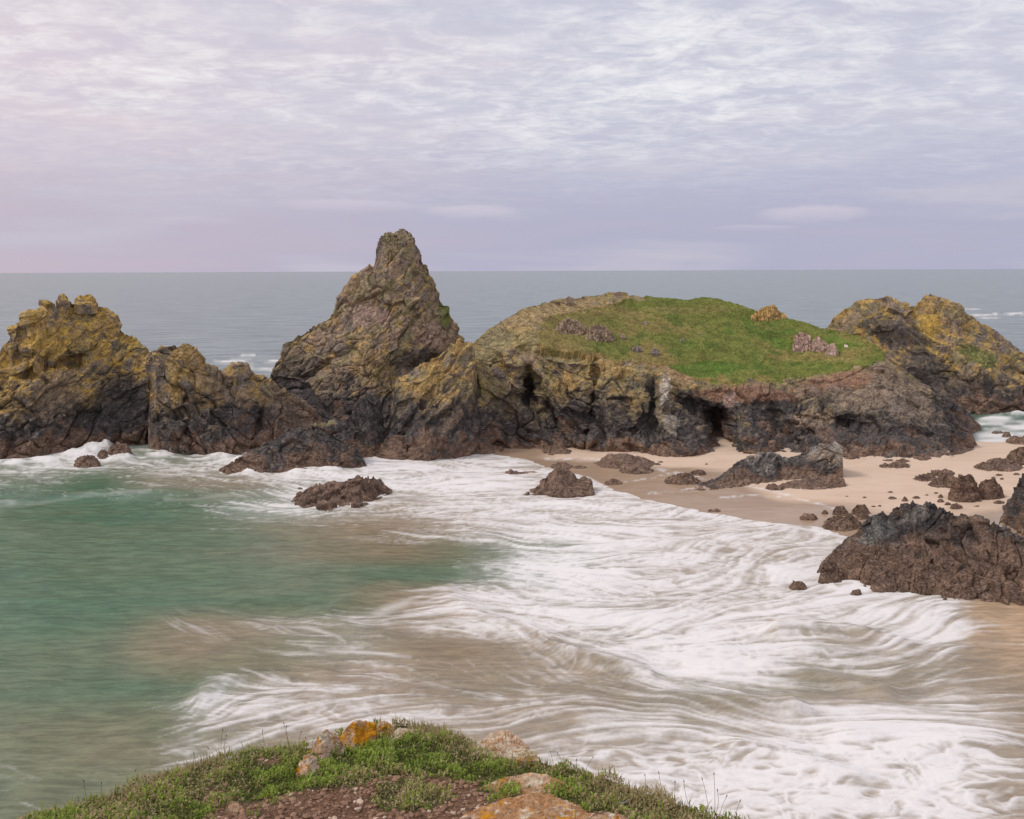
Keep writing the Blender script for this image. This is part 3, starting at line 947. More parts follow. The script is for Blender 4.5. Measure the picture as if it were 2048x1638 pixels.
# ridge right of it
R2 = Rock(crest=[(296, 760), (306, 720), (318, 697), (345, 688), (375, 691), (392, 697), (402, 712), (412, 727), (440, 746), (460, 742), (478, 731), (488, 735), (500, 745), (520, 754), (545, 768), (562, 780), (582, 783), (592, 792), (610, 806), (640, 832), (662, 856), (690, 885)],
          base=[(296, 898), (310, 906), (360, 911), (420, 911), (470, 906), (520, 898), (600, 890), (690, 888)], depth=16, front=9, ease=1.2, step=1.7,
          scales=(7, 2.8, 1.2), amps=(1.4, 0.75, 0.4), strata=(0.75, 0.3), seed=11, zk=8.4, zb=2.6, tops=((OLIVE, 0.25), (OCHRE, 0.45)),
          dents=((515, 850, 6, 40, 0.3, 2.0), (470, 770, 60, 6, -0.5, 0.9), (380, 820, 60, 8, -0.3, 1.0)),
          paint=(((370, 730, 40, 30), OCHRE, 0.6), ((590, 820, 70, 40, 0.5), TANR * 0.62, 0.75), ((450, 780, 70, 25, 0.4), TANR * 0.8, 0.6)))
root = thing(R2, 'rock_ridge', 'low descending rock ridge with ochre pinnacles joined to the broad stack', 'rock ridge')
for k, (x0, x1, yt, yb) in enumerate([(338, 404, 687, 722), (466, 504, 730, 760), (290, 332, 700, 735)]):
    c, b = stone_shape(x0, x1, yt, yb, 130 + k)
    part(Rock(c, b, depth=4, ground=lambda px, py: R2.lookup(px, py) - 0.5, step=1.3, scales=(2.0, 0.8), amps=(0.5, 0.25), seed=140 + k, zk=4, zb=1, tops=((OCHRE, 0.55),)), 'pinnacle', root)

# tall pyramid stack
R3 = Rock(crest=[(512, 785), (528, 765), (542, 748), (549, 727), (563, 712), (566, 692), (576, 682), (620, 656), (650, 637), (666, 628), (672, 608), (685, 592), (696, 577), (718, 556), (727, 545), (748, 532), (753, 508), (760, 488), (771, 473), (790, 466), (799, 459), (811, 459), (826, 471), (831, 488), (841, 511), (852, 527), (863, 552), (869, 571), (881, 592), (894, 610), (906, 642), (916, 668), (926, 681), (946, 708), (965, 760)],
          base=[(512, 860), (640, 882), (740, 888), (840, 886), (965, 870)], base_d=[(512, 172), (640, 163), (740, 157), (840, 160), (965, 170)],
          crest_d=[(512, 175), (640, 177), (800, 177), (965, 176)], depth=22, ease=1.05, step=1.6, scales=(9, 3.4, 1.3), amps=(0.95, 0.8, 0.42), strata=(-0.65, 0.4), squash=2.6, seed=21, zk=8.2, zb=2.0,
          tops=((OLIVE, 0.5), (TANR, 0.4), (OCHRE, 0.1)), pale=1.0,
          dents=((700, 700, 60, 60, -1.8), (790, 760, 30, 50, 0.25, 1.5), (770, 560, 30, 60, -1.0), (860, 740, 60, 30, 2.0), (640, 740, 90, 12, -0.6, 1.2), (850, 640, 12, 80, -0.35, -1.2)),
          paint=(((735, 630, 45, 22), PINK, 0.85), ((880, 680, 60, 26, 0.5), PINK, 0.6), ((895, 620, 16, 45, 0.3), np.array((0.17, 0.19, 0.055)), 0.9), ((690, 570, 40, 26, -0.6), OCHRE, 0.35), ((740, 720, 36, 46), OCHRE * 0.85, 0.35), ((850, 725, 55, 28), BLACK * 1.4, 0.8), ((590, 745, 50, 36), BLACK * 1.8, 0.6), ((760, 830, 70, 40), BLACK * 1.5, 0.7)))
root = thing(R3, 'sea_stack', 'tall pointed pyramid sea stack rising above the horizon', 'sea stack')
for k, (x0, x1, yt, yb) in enumerate([(786, 830, 456, 486), (752, 800, 464, 506)]):
    c, b = stone_shape(x0, x1, yt, yb, 160 + k)
    part(Rock(c, b, depth=4, ground=lambda px, py: R3.lookup(px, py) - 0.5, step=1.3, scales=(2.0, 0.8), amps=(0.55, 0.3), seed=170 + k, zk=4, zb=1, tops=((OLIVE, 0.6),), pale=0.6), 'summit_block' if k < 2 else 'shoulder_block', root)

# dark boulder in the gap
R4 = Rock(crest=[(515, 775), (530, 756), (565, 748), (600, 750), (618, 760), (632, 785), (650, 815), (690, 850)], base=[(515, 860), (600, 870), (690, 872)],
          base_d=[(515, 163), (690, 159)], depth=8, front=4, step=1.8, seed=31, zk=60, zb=1.5, amps=(1.0, 0.5, 0.25))
o = R4.build('dark_boulder'); tag(o, 'smooth dark boulder wedged between the ridge and the pyramid stack', 'boulder')
R5 = Rock(crest=[(630, 880), (660, 850), (684, 842), (704, 830), (711, 808), (722, 798), (736, 788), (750, 790), (756, 802), (760, 832), (772, 862), (792, 905)],
          base=[(630, 905), (700, 918), (740, 916), (792, 910)], depth=10, front=5, step=1.5, scales=(4, 1.6, 0.7), amps=(0.9, 0.5, 0.25), strata=(1.1, 0.2), seed=33, zk=14, zb=1.8, tops=((OLIVE, 0.7),))
o = R5.build('rock_pinnacle'); tag(o, 'small upright pinnacle at the foot of the pyramid stack', 'rock pinnacle')
R6 = Rock(crest=[(438, 938), (470, 924), (490, 915), (508, 897), (540, 880), (562, 869), (600, 858), (622, 853), (650, 846), (690, 848), (706, 868), (720, 900), (732, 932)],
          base=[(438, 940), (480, 946), (560, 944), (640, 940), (700, 940), (732, 937)], depth=12, front=5.5, ease=1.3, step=1.5, scales=(4.5, 1.8, 0.8), amps=(1.0, 0.55, 0.3), strata=(0.2, 0.2), seed=35, zk=30, zb=2.5, tops=(),
          paint=(((650, 850, 30, 6), OLIVE, 0.9),))
root = thing(R6, 'wave_washed_reef', 'long low reef, black above and brown below, with surf breaking along it', 'reef')
for k, (x0, x1, yt, yb) in enumerate([(488, 530, 932, 948), (545, 600, 925, 945), (690, 734, 915, 940)]):
    c, b = stone_shape(x0, x1, yt, yb, 180 + k)
    part(Rock(c, b, depth=3, step=1.3, scales=(1.6, 0.7), amps=(0.35, 0.2), seed=184 + k, zk=30, zb=5, tops=()), 'foot_block', root)

# ------------------------------------------------------------------ grassy headland
EDGE = [(925, 716), (1000, 716), (1060, 696), (1120, 720), (1180, 724), (1250, 737), (1320, 750), (1370, 778), (1450, 780), (1550, 786), (1620, 784), (1700, 776), (1768, 748), (1830, 770), (1870, 802), (1952, 896)]
EDGE_D = [(925, 152), (1000, 152), (1120, 151), (1250, 150.5), (1370, 150), (1550, 151), (1700, 152), (1768, 155), (1870, 155), (1952, 152)]
HB = [(925, 908), (1000, 899), (1050, 897), (1150, 895), (1250, 903), (1390, 912), (1440, 900), (1480, 908), (1600, 908), (1700, 918), (1800, 920), (1880, 915), (1930, 905), (1952, 897)]
R7 = Rock(crest=[(925, 716), (950, 682), (985, 652), (1040, 620), (1080, 604), (1140, 596), (1200, 589), (1240, 587), (1280, 592), (1350, 596), (1420, 598), (1460, 607), (1510, 621), (1560, 640), (1620, 652), (1680, 662), (1730, 674), (1768, 702), (1800, 726), (1840, 762), (1870, 792), (1900, 832), (1930, 862), (1952, 893)],
          base=HB, mid=((EDGE, EDGE_D),), crest_d=[(925, 152), (950, 156), (1040, 166), (1240, 184), (1420, 188), (1560, 181), (1680, 172), (1768, 163), (1870, 156), (1952, 152)],
          calm=lambda px, py: 1 - 0.62 * smooth(np.interp(px, [e[0] for e in EDGE], [e[1] for e in EDGE]) - py, -12, 25) * (1 - 0.6 * smooth(px, 1750, 1800)),
          depth=26, step=1.7, round_=False, scales=(7, 2.8, 1.15), amps=(1.5, 0.85, 0.42), strata=(0.4, 0.5), seed=41, zk=9.4, zb=2.5, tops=((OLIVE, 0.6), (OCHRE, 0.35), (STRAW, 0.35)), pale=0.7,
          dents=((1060, 770, 16, 42, 7.0), (1045, 705, 28, 14, -0.5, 2.5), (1440, 862, 26, 44, -0.25, 7.5), (1400, 822, 55, 18, 0.35, 4.0), (1100, 830, 22, 60, -0.35, 1.6), (1185, 800, 7, 90, 0.12, 2.2), (1115, 850, 8, 60, -0.4, 2.2),
                 (1305, 800, 8, 70, 2.2), (950, 820, 7, 90, 2.0), (1150, 790, 30, 50, -1.6), (1250, 800, 34, 60, -1.4), (1235, 799, 32, 4, 1.2), (1340, 850, 20, 30, -1.2), (1640, 838, 110, 5, 0.12, 0.9), (1560, 850, 12, 50, -0.4, 2.0),
                 (1700, 815, 90, 22, 0.1, -1.6), (1500, 860, 40, 30, -1.5), (1180, 885, 110, 14, -1.6), (1360, 888, 40, 20, -1.2), (1620, 840, 26, 20, -1.5)),
          paint=(((1330, 770, 10, 55, 0.1), PALE, 0.8), ((1345, 845, 18, 25), PALE * 0.75, 0.6), ((1500, 790, 130, 16), SOIL, 0.85), ((1690, 765, 110, 26, -0.2), SOIL, 0.9), ((1800, 785, 95, 42, 0.75), np.array((0.23, 0.175, 0.128)), 0.85), ((1700, 800, 120, 24, 0.1), GREY, 0.65), ((1630, 840, 40, 22), TANR, 0.8), ((1460, 800, 16, 18), PINK, 0.7),
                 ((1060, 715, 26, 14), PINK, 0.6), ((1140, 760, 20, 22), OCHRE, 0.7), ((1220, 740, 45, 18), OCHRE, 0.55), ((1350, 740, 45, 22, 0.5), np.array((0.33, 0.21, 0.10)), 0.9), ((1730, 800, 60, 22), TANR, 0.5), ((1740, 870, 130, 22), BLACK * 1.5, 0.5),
                 ((1080, 630, 110, 24, -0.25), np.array((0.34, 0.24, 0.12)), 0.75), ((985, 690, 50, 34, -0.5), OLIVE * 1.1, 0.8), ((1110, 690, 90, 26), STRAW * 0.9, 0.75)))
# grass cap: where turf grows, as its own part
px, py = R7.PX.reshape(-1), R7.PY.reshape(-1)
poly_y0 = np.interp(px, [1020, 1080, 1150, 1250, 1330, 1400, 1480, 1540, 1620, 1700, 1768, 1775], [705, 705, 715, 725, 735, 768, 770, 770, 756, 742, 722, 700])
turf = smooth(poly_y0 - py + (R7.n2 - 0.5) * 26 + (R7.n3 - 0.5) * 14, -3, 6) * smooth(px + (R7.n2 - 0.5) * 60, 1040, 1110)
turf *= 1 - smooth(px, 1768, 1780)
turf = turf * (1 - 0.95 * smooth(-(py - np.interp(px, [1000, 1100, 1200, 1260, 1320, 1500], [700, 640, 612, 600, 594, 560])) + (R7.n2 - 0.5) * 30, -2, 8))
W = R7.V.reshape(R7.nv, R7.nu, 3)
fc = grid_faces(R7.nv, R7.nu)
tf = turf[fc].mean(1) > 0.5
root = empty('grassy_headland', foot(R7)); tag(root, 'domed rock headland with green turf over a dark cliff with caves', 'headland')
# the turf swells smoothly over the rock: rebuild its surface from the smooth loft
base = R7.base_V.reshape(-1, 3)
tm = np.zeros(len(px)); np.maximum.at(tm, fc.ravel(), np.repeat(turf[fc].mean(1) > 0.4, 4))
hum = (fbm(base * 0.35, 4, 301) - 0.5) * 0.7 + (fbm(base * 1.3, 3, 302) - 0.5) * 0.42 + (fbm(base * 0.09, 2, 303) - 0.5) * 1.5
blend = smooth(turf, 0.35, 0.95)[:, None]
R7.V = R7.V * (1 - blend) + (base + np.array([0, -0.1, 1.0]) * (hum + 0.15)[:, None]) * blend
g1 = fbm(base * 0.12, 4, 310); g2 = fbm(base * 0.4, 4, 311)
tcol = GRASS + (np.array((0.25, 0.20, 0.07)) - GRASS) * smooth(g1 + 0.35 * (g2 - 0.5), 0.47, 0.68)[:, None]
tcol = tcol + (np.array((0.095, 0.145, 0.03)) - tcol) * (smooth(g2, 0.52, 0.7) * 0.8)[:, None]
lf = np.maximum(smooth(1330 - px + (g1 - 0.5) * 300, 0, 200) * 0.6, smooth(1190 - px + (g2 - 0.5) * 160, 0, 110) * 0.9)[:, None]
tcol = tcol + (np.array((0.24, 0.185, 0.07)) - tcol) * lf
rim = smooth(py - (poly_y0 - 14) + (g2 - 0.5) * 30, 0, 14)[:, None] * (px < 1420)[:, None]
tcol = tcol + (np.array((0.30, 0.19, 0.08)) - tcol) * rim * 0.8
for spec, cc, s in (((1420, 740, 90, 18), np.array((0.10, 0.17, 0.03)), 0.8), ((1640, 690, 110, 16), np.array((0.13, 0.195, 0.035)), 0.7), ((1350, 620, 130, 10), np.array((0.25, 0.20, 0.075)), 0.5), ((1560, 630, 60, 14), np.array((0.12, 0.18, 0.035)), 0.6)):
    tcol = tcol + (cc - tcol) * (smooth(blob(px, py, spec) + (g2 - 0.5), 0.3, 0.7) * s)[:, None]
part(R7, 'rock_face', root, faces=fc[~tf], label='dark jointed cliff with caves and ochre upper slopes')
part(R7, 'grass_cap', root, faces=fc[tf], mat=M_TURF, col=tcol, label='green and straw coloured turf over the crown')
for k, (x0, x1, yt, yb, tp) in enumerate([(1108, 1174, 636, 670, TANR), (1166, 1232, 648, 682, TANR), (1584, 1625, 664, 698, PINK), (1620, 1655, 670, 702, PINK), (1650, 1678, 684, 710, PINK), (1502, 1575, 612, 642, OCHRE), (1390, 1408, 666, 673, GREY), (1356, 1378, 676, 682, GREY),
                                      (1302, 1320, 697, 707, GREY), (1264, 1284, 692, 700, GREY), (1240, 1252, 668, 676, TANR), (1224, 1246, 583, 596, TANR), (1128, 1150, 592, 606, TANR), (1286, 1296, 642, 648, GREY), (1688, 1696, 688, 694, PALE)]):
    c, b = stone_shape(x0, x1, yt, yb, 200 + k)
    big = x1 - x0 > 30
    r = Rock(c, b, depth=5 if big else 2, ground=lambda px, py: R7.lookup(px, py) - 0.5, step=1.3, scales=(1.8, 0.8), amps=(0.55, 0.3) if big else (0.2, 0.12), strata=(1.0, 0.3), seed=220 + k, zk=4, zb=1, tops=((tp, 0.85),), pale=0.5, crack=0.3, paint=((((x0 + x1) / 2, (yt + yb) / 2, 200, 200), tp * (1.25 if tp is PINK else 1.1), 0.85),))
    part(r, 'rock_outcrop', root)
# left buttress and blocks along the foot
R8 = Rock(crest=[(742, 900), (752, 880), (772, 850), (784, 806), (784, 775), (800, 756), (838, 731), (878, 711), (890, 700), (898, 690), (924, 680), (940, 686), (947, 700), (954, 770), (962, 880), (966, 905)],
          base=[(742, 912), (800, 919), (850, 924), (900, 918), (966, 907)], depth=20, front=9, ease=1.35, step=1.6, scales=(6, 2.6, 1.1), amps=(0.75, 0.55, 0.36), strata=(-0.7, 0.4), seed=51, zk=9.0, zb=2.6, tops=((OLIVE, 0.6), (OCHRE, 0.4)), pale=0.5,
          dents=((955, 830, 8, 80, 2.5), (880, 820, 40, 8, -0.7, -1.2), (830, 830, 8, 50, 0.6, 1.5), (850, 880, 50, 20, -1.0)),
          paint=(((850, 770, 55, 26, -0.5), OCHRE * 0.9, 0.45), ((900, 845, 40, 12, -0.7), TANR, 0.5), ((915, 700, 20, 14), OCHRE, 0.6)))
part(R8, 'buttress', root, label='rounded ochre shoulder of the headland')
for k, (x0, x1, yt, yb) in enumerate([(752, 832, 866, 922), (820, 880, 880, 924), (1050, 1150, 868, 900), (1150, 1300, 872, 902), (1290, 1400, 878, 914), (1478, 1560, 868, 908), (920, 1010, 884, 908), (1860, 1955, 850, 900)]):
    c, b = stone_shape(x0, x1, yt, yb, 240 + k)
    part(Rock(c, b, depth=6, front=2.2, step=1.5, scales=(3.0, 1.2), amps=(0.5, 0.28), seed=250 + k, zk=20, zb=3.4 if k != 7 else 1.5, tops=(), strata=(0.2, 0.2)), 'foot_block', root)

# right stack
R9 = Rock(crest=[(1625, 700), (1640, 668), (1656, 652), (1666, 638), (1690, 617), (1720, 601), (1740, 596), (1766, 594), (1790, 601), (1802, 605), (1830, 612), (1838, 602), (1862, 590), (1876, 595), (1892, 602), (1920, 606), (1932, 628), (1960, 643), (1992, 661), (2030, 692), (2070, 725), (2120, 780), (2160, 838)],
          base=[(1625, 838), (1860, 850), (1940, 848), (2000, 836), (2048, 830), (2160, 842)], base_d=[(1625, 192), (1800, 184), (1950, 181), (2048, 185), (2160, 190)], depth=30, front=15, ease=1.1, step=1.7,
          scales=(8, 3.2, 1.3), amps=(1.6, 0.8, 0.4), strata=(0.6, 0.4), seed=61, zk=7.0, zb=2.4, tops=((OLIVE, 0.6), (OCHRE, 0.4), (GOLD, 0.05)), pale=0.4,
          calm=lambda px, py: 0.62 + 0.38 * smooth(py, 690, 770),
          dents=((1830, 700, 60, 30, 0.45, 1.8), (1870, 765, 40, 30, -0.5, 2.2), (1740, 640, 40, 30, -0.8), (1890, 640, 30, 40, -0.8), (1990, 760, 60, 60, -1.5)),
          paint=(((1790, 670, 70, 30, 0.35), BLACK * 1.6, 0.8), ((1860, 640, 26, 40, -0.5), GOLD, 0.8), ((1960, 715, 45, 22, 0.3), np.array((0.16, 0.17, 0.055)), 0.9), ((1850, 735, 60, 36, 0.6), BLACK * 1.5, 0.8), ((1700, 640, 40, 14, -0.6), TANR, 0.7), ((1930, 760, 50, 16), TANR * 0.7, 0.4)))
root = thing(R9, 'sea_stack', 'twin-humped yellow-brown stack standing behind the grassy headland', 'sea stack')
for k, (x0, x1, yt, yb) in enumerate([(1836, 1886, 588, 622), (1880, 1935, 604, 640)]):
    c, b = stone_shape(x0, x1, yt, yb, 260 + k)
    part(Rock(c, b, depth=6, ground=lambda px, py: R9.lookup(px, py) - 0.5, step=1.4, scales=(2.4, 1.0), amps=(0.6, 0.3), seed=270 + k, zk=4, zb=1, tops=((OCHRE, 0.6), (OLIVE, 0.3))), 'summit_block', root)
R10 = Rock(crest=[(1855, 838), (1880, 800), (1905, 796), (1930, 815), (1950, 838), (1962, 858)], base=[(1855, 870), (1910, 872), (1940, 866), (1962, 861)], depth=10, front=4, step=1.6, seed=63, zk=40, zb=3.0, amps=(0.8, 0.45, 0.25), scales=(4, 1.8, .8))
o = R10.build('sloping_rock'); tag(o, 'brown sloping rock between headland end and twin-humped stack', 'rock')

# ------------------------------------------------------------------ rocks in the surf and on the beach
def rock_thing(name, label, crest, base, cat='rock', group=None, **kw):
    a = dict(step=1.4, scales=(2.6, 1.1, 0.5), amps=(0.5, 0.3, 0.15), zk=40, zb=3, tops=(), skirt=0.8)
    a.update(kw)
    r = Rock(crest, base, **a)
    o = r.build(name)
    return tag(o, label, cat, group)


rock_thing('surf_rock', 'broad brown lobed rock ringed by foam in the bay', [(583, 1002), (602, 985), (640, 970), (664, 962), (690, 961), (697, 956), (722, 952), (746, 955), (762, 966), (784, 980)],
           [(583, 1004), (610, 1016), (650, 1023), (690, 1021), (720, 1016), (742, 1002), (784, 983)], depth=11, front=7, ease=0.8, seed=71, zb=6, amps=(0.8, 0.4, 0.2), dents=((690, 1002, 14, 10, 1.0), (640, 1010, 16, 9, -0.8), (700, 1012, 20, 8, -0.8)))
rock_thing('surf_rock', 'brown peaked rock with a notched right shoulder at the edge of the wash', [(1046, 987), (1075, 971), (1092, 957), (1106, 944), (1120, 937), (1132, 940), (1142, 947), (1152, 958), (1160, 960), (1166, 953), (1172, 957), (1181, 961), (1189, 987)],
           [(1046, 989), (1100, 993), (1150, 992), (1189, 989)], depth=8, front=4, seed=73, zb=6)
SL = rock_thing('beach_slab', 'long grey-topped slab rising to a blunt end beside the cliff foot', [(1360, 980), (1390, 969), (1430, 960), (1446, 948), (1462, 934), (1480, 920), (1502, 911), (1546, 904), (1560, 907), (1570, 915), (1600, 910), (1615, 900), (1640, 886), (1665, 883), (1688, 893), (1692, 915), (1691, 940), (1686, 953)],
           [(1360, 982), (1420, 979), (1480, 973), (1540, 964), (1600, 957), (1686, 955)], depth=9, front=5, ease=0.9, seed=75, zb=1.6, zk=3.4, amps=(0.4, 0.28, 0.14), strata=(-0.5, 0.3), tops=((np.array((0.3, 0.275, 0.245)), 0.6),), dents=((1560, 940, 6, 30, -0.3, 1.0),), round_=True)
rock_thing('beach_slab', 'low flat brown slab in front of the long grey-topped slab', [(1558, 970), (1590, 959), (1640, 952), (1672, 952), (1689, 957), (1692, 970)], [(1558, 975), (1620, 979), (1660, 978), (1692, 973)], depth=4, front=3, seed=77, zb=9, amps=(0.3, 0.2, 0.1))
R11 = Rock(crest=[(1634, 1143), (1645, 1120), (1670, 1095), (1690, 1079), (1720, 1050), (1748, 1031), (1762, 1025), (1775, 1029), (1790, 1013), (1816, 1004), (1850, 1008), (1880, 1009), (1892, 1018), (1912, 1030), (1932, 1031), (1960, 1036), (1990, 1046), (2020, 1061), (2060, 1082), (2110, 1130), (2170, 1205)],
           base=[(1634, 1147), (1660, 1161), (1720, 1176), (1760, 1179), (1800, 1180), (1850, 1184), (1920, 1196), (1990, 1206), (2060, 1214), (2170, 1228)], depth=14, front=8, ease=0.95, step=1.3, scales=(3.2, 1.2, 0.45), amps=(0.55, 0.38, 0.16), strata=(-0.95, 0.25), squash=2.0, seed=81, zk=60, zb=4.2, tops=(), wet=1.0, crack=0.3,
           paint=(((1750, 1065, 45, 22, -0.5), np.array((0.2, 0.19, 0.17)), 0.7), ((1830, 1030, 26, 18), np.array((0.26, 0.235, 0.2)), 0.6), ((1890, 1060, 80, 30), BLACK, 0.5)))
root = thing(R11, 'shore_rock', 'large ridged rock, black along the crest and reddish brown below, in surf', 'shore rock')
for k, (x0, x1, yt, yb) in enumerate([(1636, 1690, 1118, 1168), (1740, 1800, 1150, 1182), (1880, 1960, 1165, 1202)]):
    c, b = stone_shape(x0, x1, yt, yb, 280 + k)
    part(Rock(c, b, depth=3, front=1.2, step=1.2, scales=(1.4, 0.6), amps=(0.3, 0.16), seed=284 + k, zk=30, zb=6, tops=(), wet=1.0), 'foot_block', root)
rock_thing('shore_rock', 'dark upright rock wall at the right end of the beach', [(1998, 1046), (2008, 1030), (2020, 995), (2034, 965), (2048, 948), (2090, 925), (2130, 940), (2170, 1040)], [(1998, 1049), (2020, 1056), (2048, 1072), (2100, 1085), (2170, 1080)], depth=10, front=5, seed=83, zb=2.5, zk=50, amps=(0.8, 0.4, 0.2))

BR = np.array((0.085, 0.05, 0.033))
STONES = [  # x0, x1, top, foot, name, label, group
    (147, 202, 907, 936, 'surf_boulder', 'rounded dark boulder awash before the broad stack', None),
    (213, 268, 884, 917, 'surf_boulder', 'dark boulder beside the splash against the broad stack', None),
    (192, 218, 898, 919, 'surf_boulder', 'small wet rock between two boulders under the broad stack', None),
    (595, 606, 974, 979, 'surf_stone', 'tiny stone showing in foam above the lobed rock', None),
    (1185, 1312, 907, 938, 'beach_rock', 'wide pyramid-shaped brown rock on the wet sand', None),
    (1238, 1312, 929, 948, 'beach_rock', 'low brown rock in front of the pyramid-shaped one', None),
    (1078, 1150, 893, 910, 'beach_rock', 'brown rock close under the cliff on damp sand', None),
    (1100, 1146, 925, 938, 'beach_rock', 'flat weedy rock at the wash edge', None),
    (1144, 1173, 930, 938, 'beach_rock', 'small flat rock next to the flat weedy one', None),
    (1008, 1058, 941, 952, 'surf_stone', 'thin dark rock barely above the foam', None),
    (1208, 1245, 959, 970, 'beach_rock', 'small dark rock with wash curling round it', None),
    (1328, 1402, 944, 971, 'beach_rock', 'rounded brown rock left of the long slab', None),
    (1378, 1414, 938, 952, 'beach_rock', 'brown rock leaning on the rounded one', None),
    (1414, 1444, 1017, 1025, 'surf_stone', 'little knobbly stone on the running foam edge', None),
    (1530, 1572, 966, 981, 'beach_rock', 'small broken rock at the end of the flat slab', None),
    (1598, 1636, 1027, 1041, 'beach_rock', 'small jagged rock in shallow wash', None),
    (1643, 1738, 1028, 1062, 'beach_rock', 'wide humped brown boulder behind the large ridged rock', None),
    (1664, 1698, 1010, 1032, 'beach_rock', 'tilted pointed stone behind the humped boulder', None),
    (1702, 1742, 1007, 1031, 'beach_rock', 'rounded upright stone behind the humped boulder', None),
    (1708, 1740, 1023, 1039, 'beach_rock', 'small stone at the foot of the rounded upright one', None),
    (1642, 1657, 1020, 1029, 'beach_rock', 'little lone stone left of the pointed stone', None),
    (1578, 1614, 1161, 1177, 'surf_stone', 'wet dark stone in foam off the large ridged rock', None),
    (1700, 1724, 1178, 1190, 'surf_stone', 'round wet stone just off the foot of the large ridged rock', None),
    (1758, 1828, 923, 937, 'weedy_rock', 'flat spread of weedy rock on dry sand', None),
    (1764, 1788, 918, 923, 'weedy_rock', 'thin weedy rock by the cliff foot', None),
    (1788, 1822, 917, 926, 'weedy_rock', 'weedy rock touching the flat spread', None),
    (1834, 1858, 915, 922, 'weedy_rock', 'low dark rock near the end of the cliff', None),
    (1849, 1864, 913, 919, 'weedy_rock', 'very small dark rock beside the low one', None),
    (1825, 1878, 946, 963, 'beach_rock', 'grey flat-topped rock left of the big boulder pair', None),
    (1856, 1910, 939, 953, 'beach_rock', 'low brown rock behind the grey flat-topped one', None),
    (1855, 1925, 949, 976, 'beach_boulder', 'brown boulder forming the left shoulder of the boulder pair', None),
    (1895, 1964, 949, 1005, 'beach_boulder', 'largest front boulder of the boulder pair, dark and hollowed', None),
    (1950, 2010, 954, 1000, 'beach_boulder', 'rounded right boulder of the boulder pair', None),
    (1946, 2052, 917, 943, 'beach_boulder', 'long low dark boulder near the upper beach', None),
    (2006, 2075, 892, 930, 'beach_boulder', 'tall brown boulder behind the long low one', None),
    (2010, 2080, 870, 890, 'beach_boulder', 'smooth reddish boulder at the far water edge', None),
    (2003, 2024, 863, 875, 'surf_stone', 'small rock in the far surf beside the reddish boulder', None),
    (1983, 2010, 861, 868, 'surf_stone', 'thin rock awash in the far surf', None),
]
for k, (x0, x1, yt, yb, nm, lb, gp) in enumerate(STONES):
    c, b = stone_shape(x0, x1, yt, yb, 300 + k)
    w = (x1 - x0) / FPX * float(ground_d((x0 + x1) / 2, yb))
    sm = min(1.0, w / 5)
    rock_thing(nm, lb, c, b, 'boulder' if 'boulder' in nm else 'stone' if 'stone' in nm else 'rock', depth=max(w * 0.7, 0.4), step=1.2, seed=320 + k, zb=6,
               scales=(max(w * 0.4, 0.3), max(w * 0.17, 0.15)), amps=(0.42 * sm, 0.22 * sm), skirt=0.5, wet=0.7)
PEB = [(1803, 1817, 993, 1003), (1774, 1796, 993, 999), (1824, 1841, 992, 998), (1876, 1887, 989, 996), (1874, 1889, 997, 1005), (1899, 1926, 1005, 1019), (1986, 2010, 1000, 1008), (1775, 1787, 982, 986), (1888, 1904, 1004, 1011), (1849, 1857, 988, 991), (1990, 2006, 947, 952),
       (1743, 1752, 1011, 1014), (1755, 1763, 1010, 1013), (1946, 1960, 1010, 1014), (1410, 1416, 926, 929), (1762, 1768, 905 + 25, 934), (2000, 2008, 955, 959), (1725, 1733, 993, 996), (1690, 1696, 991, 993), (1955, 1964, 1000, 1004), (1868, 1876, 944 + 40, 987), (2026, 2040, 945, 950), (1982, 1992, 953, 957), (1310, 1322, 926, 930), (1316, 1326, 922, 925)]
for k, (x0, x1, yt, yb) in enumerate(PEB):
    c, b = stone_shape(x0, x1, yt, yb, 400 + k)
    w = (x1 - x0) / FPX * float(ground_d((x0 + x1) / 2, yb))
    rock_thing('beach_stone', 'small dark stone lying loose on the sand', c, b, 'stone', 'loose stones on the sand', depth=max(w * 0.7, 0.3), step=1.0, seed=420 + k, zb=6, scales=(w * 0.4,), amps=(0.08,), skirt=0.3, wet=0.7)

# ------------------------------------------------------------------ cliff top in the foreground
CREST = np.array([(-600, 1900), (-200, 1745), (80, 1640), (150, 1612), (220, 1588), (300, 1562), (380, 1538), (450, 1518), (510, 1506), (570, 1500), (610, 1500), (650, 1488), (690, 1462), (720, 1451), (770, 1452), (820, 1460), (860, 1466), (900, 1482), (960, 1504), (1020, 1512), (1080, 1522), (1130, 1540), (1200, 1562), (1270, 1580), (1330, 1602), (1400, 1622), (1480, 1644), (1700, 1720), (2100, 1900), (2600, 2200)], float)


def plane_d(px, py):
    """Cliff-top plane: 1.7 m below the eye at the tripod, falling gently seaward."""
    t = ray(px, py)[..., 2]
    return 1.7 / np.maximum(-t - 0.25, 0.05)


cd = plane_d(CREST[:, 0], CREST[:, 1])
CX = at(CREST[:, 0], CREST[:, 1], cd)
CRX, CRY = CX[:, 0], CX[:, 1]


def top_z(x, y, detail=True):
    p = np.stack([x, y, np.zeros_like(x)], -1).reshape(-1, 3)
    n = (fbm(p * 2.2, 4, 501) - 0.5) * 0.10 + (fbm(p * 9, 3, 502) - 0.5) * 0.035
    n = n.reshape(np.shape(x))
    yc = np.interp(x, CRX, CRY)
    e = y - yc
    z = CAM_H - 1.7 - 0.25 * y + n * smooth(y, 0.5, 2.5)
    z = z + 0.025 * np.exp(-(((x + 0.75) / 0.5) ** 2 + ((y - 5.45) / 0.45) ** 2))
    z = z - np.where(e > -0.08, 0.35 * (np.maximum(e + 0.08, 0)) ** 1.6, 0) - np.where(e > 0.1, (e - 0.1) * 2.2, 0)
    return z


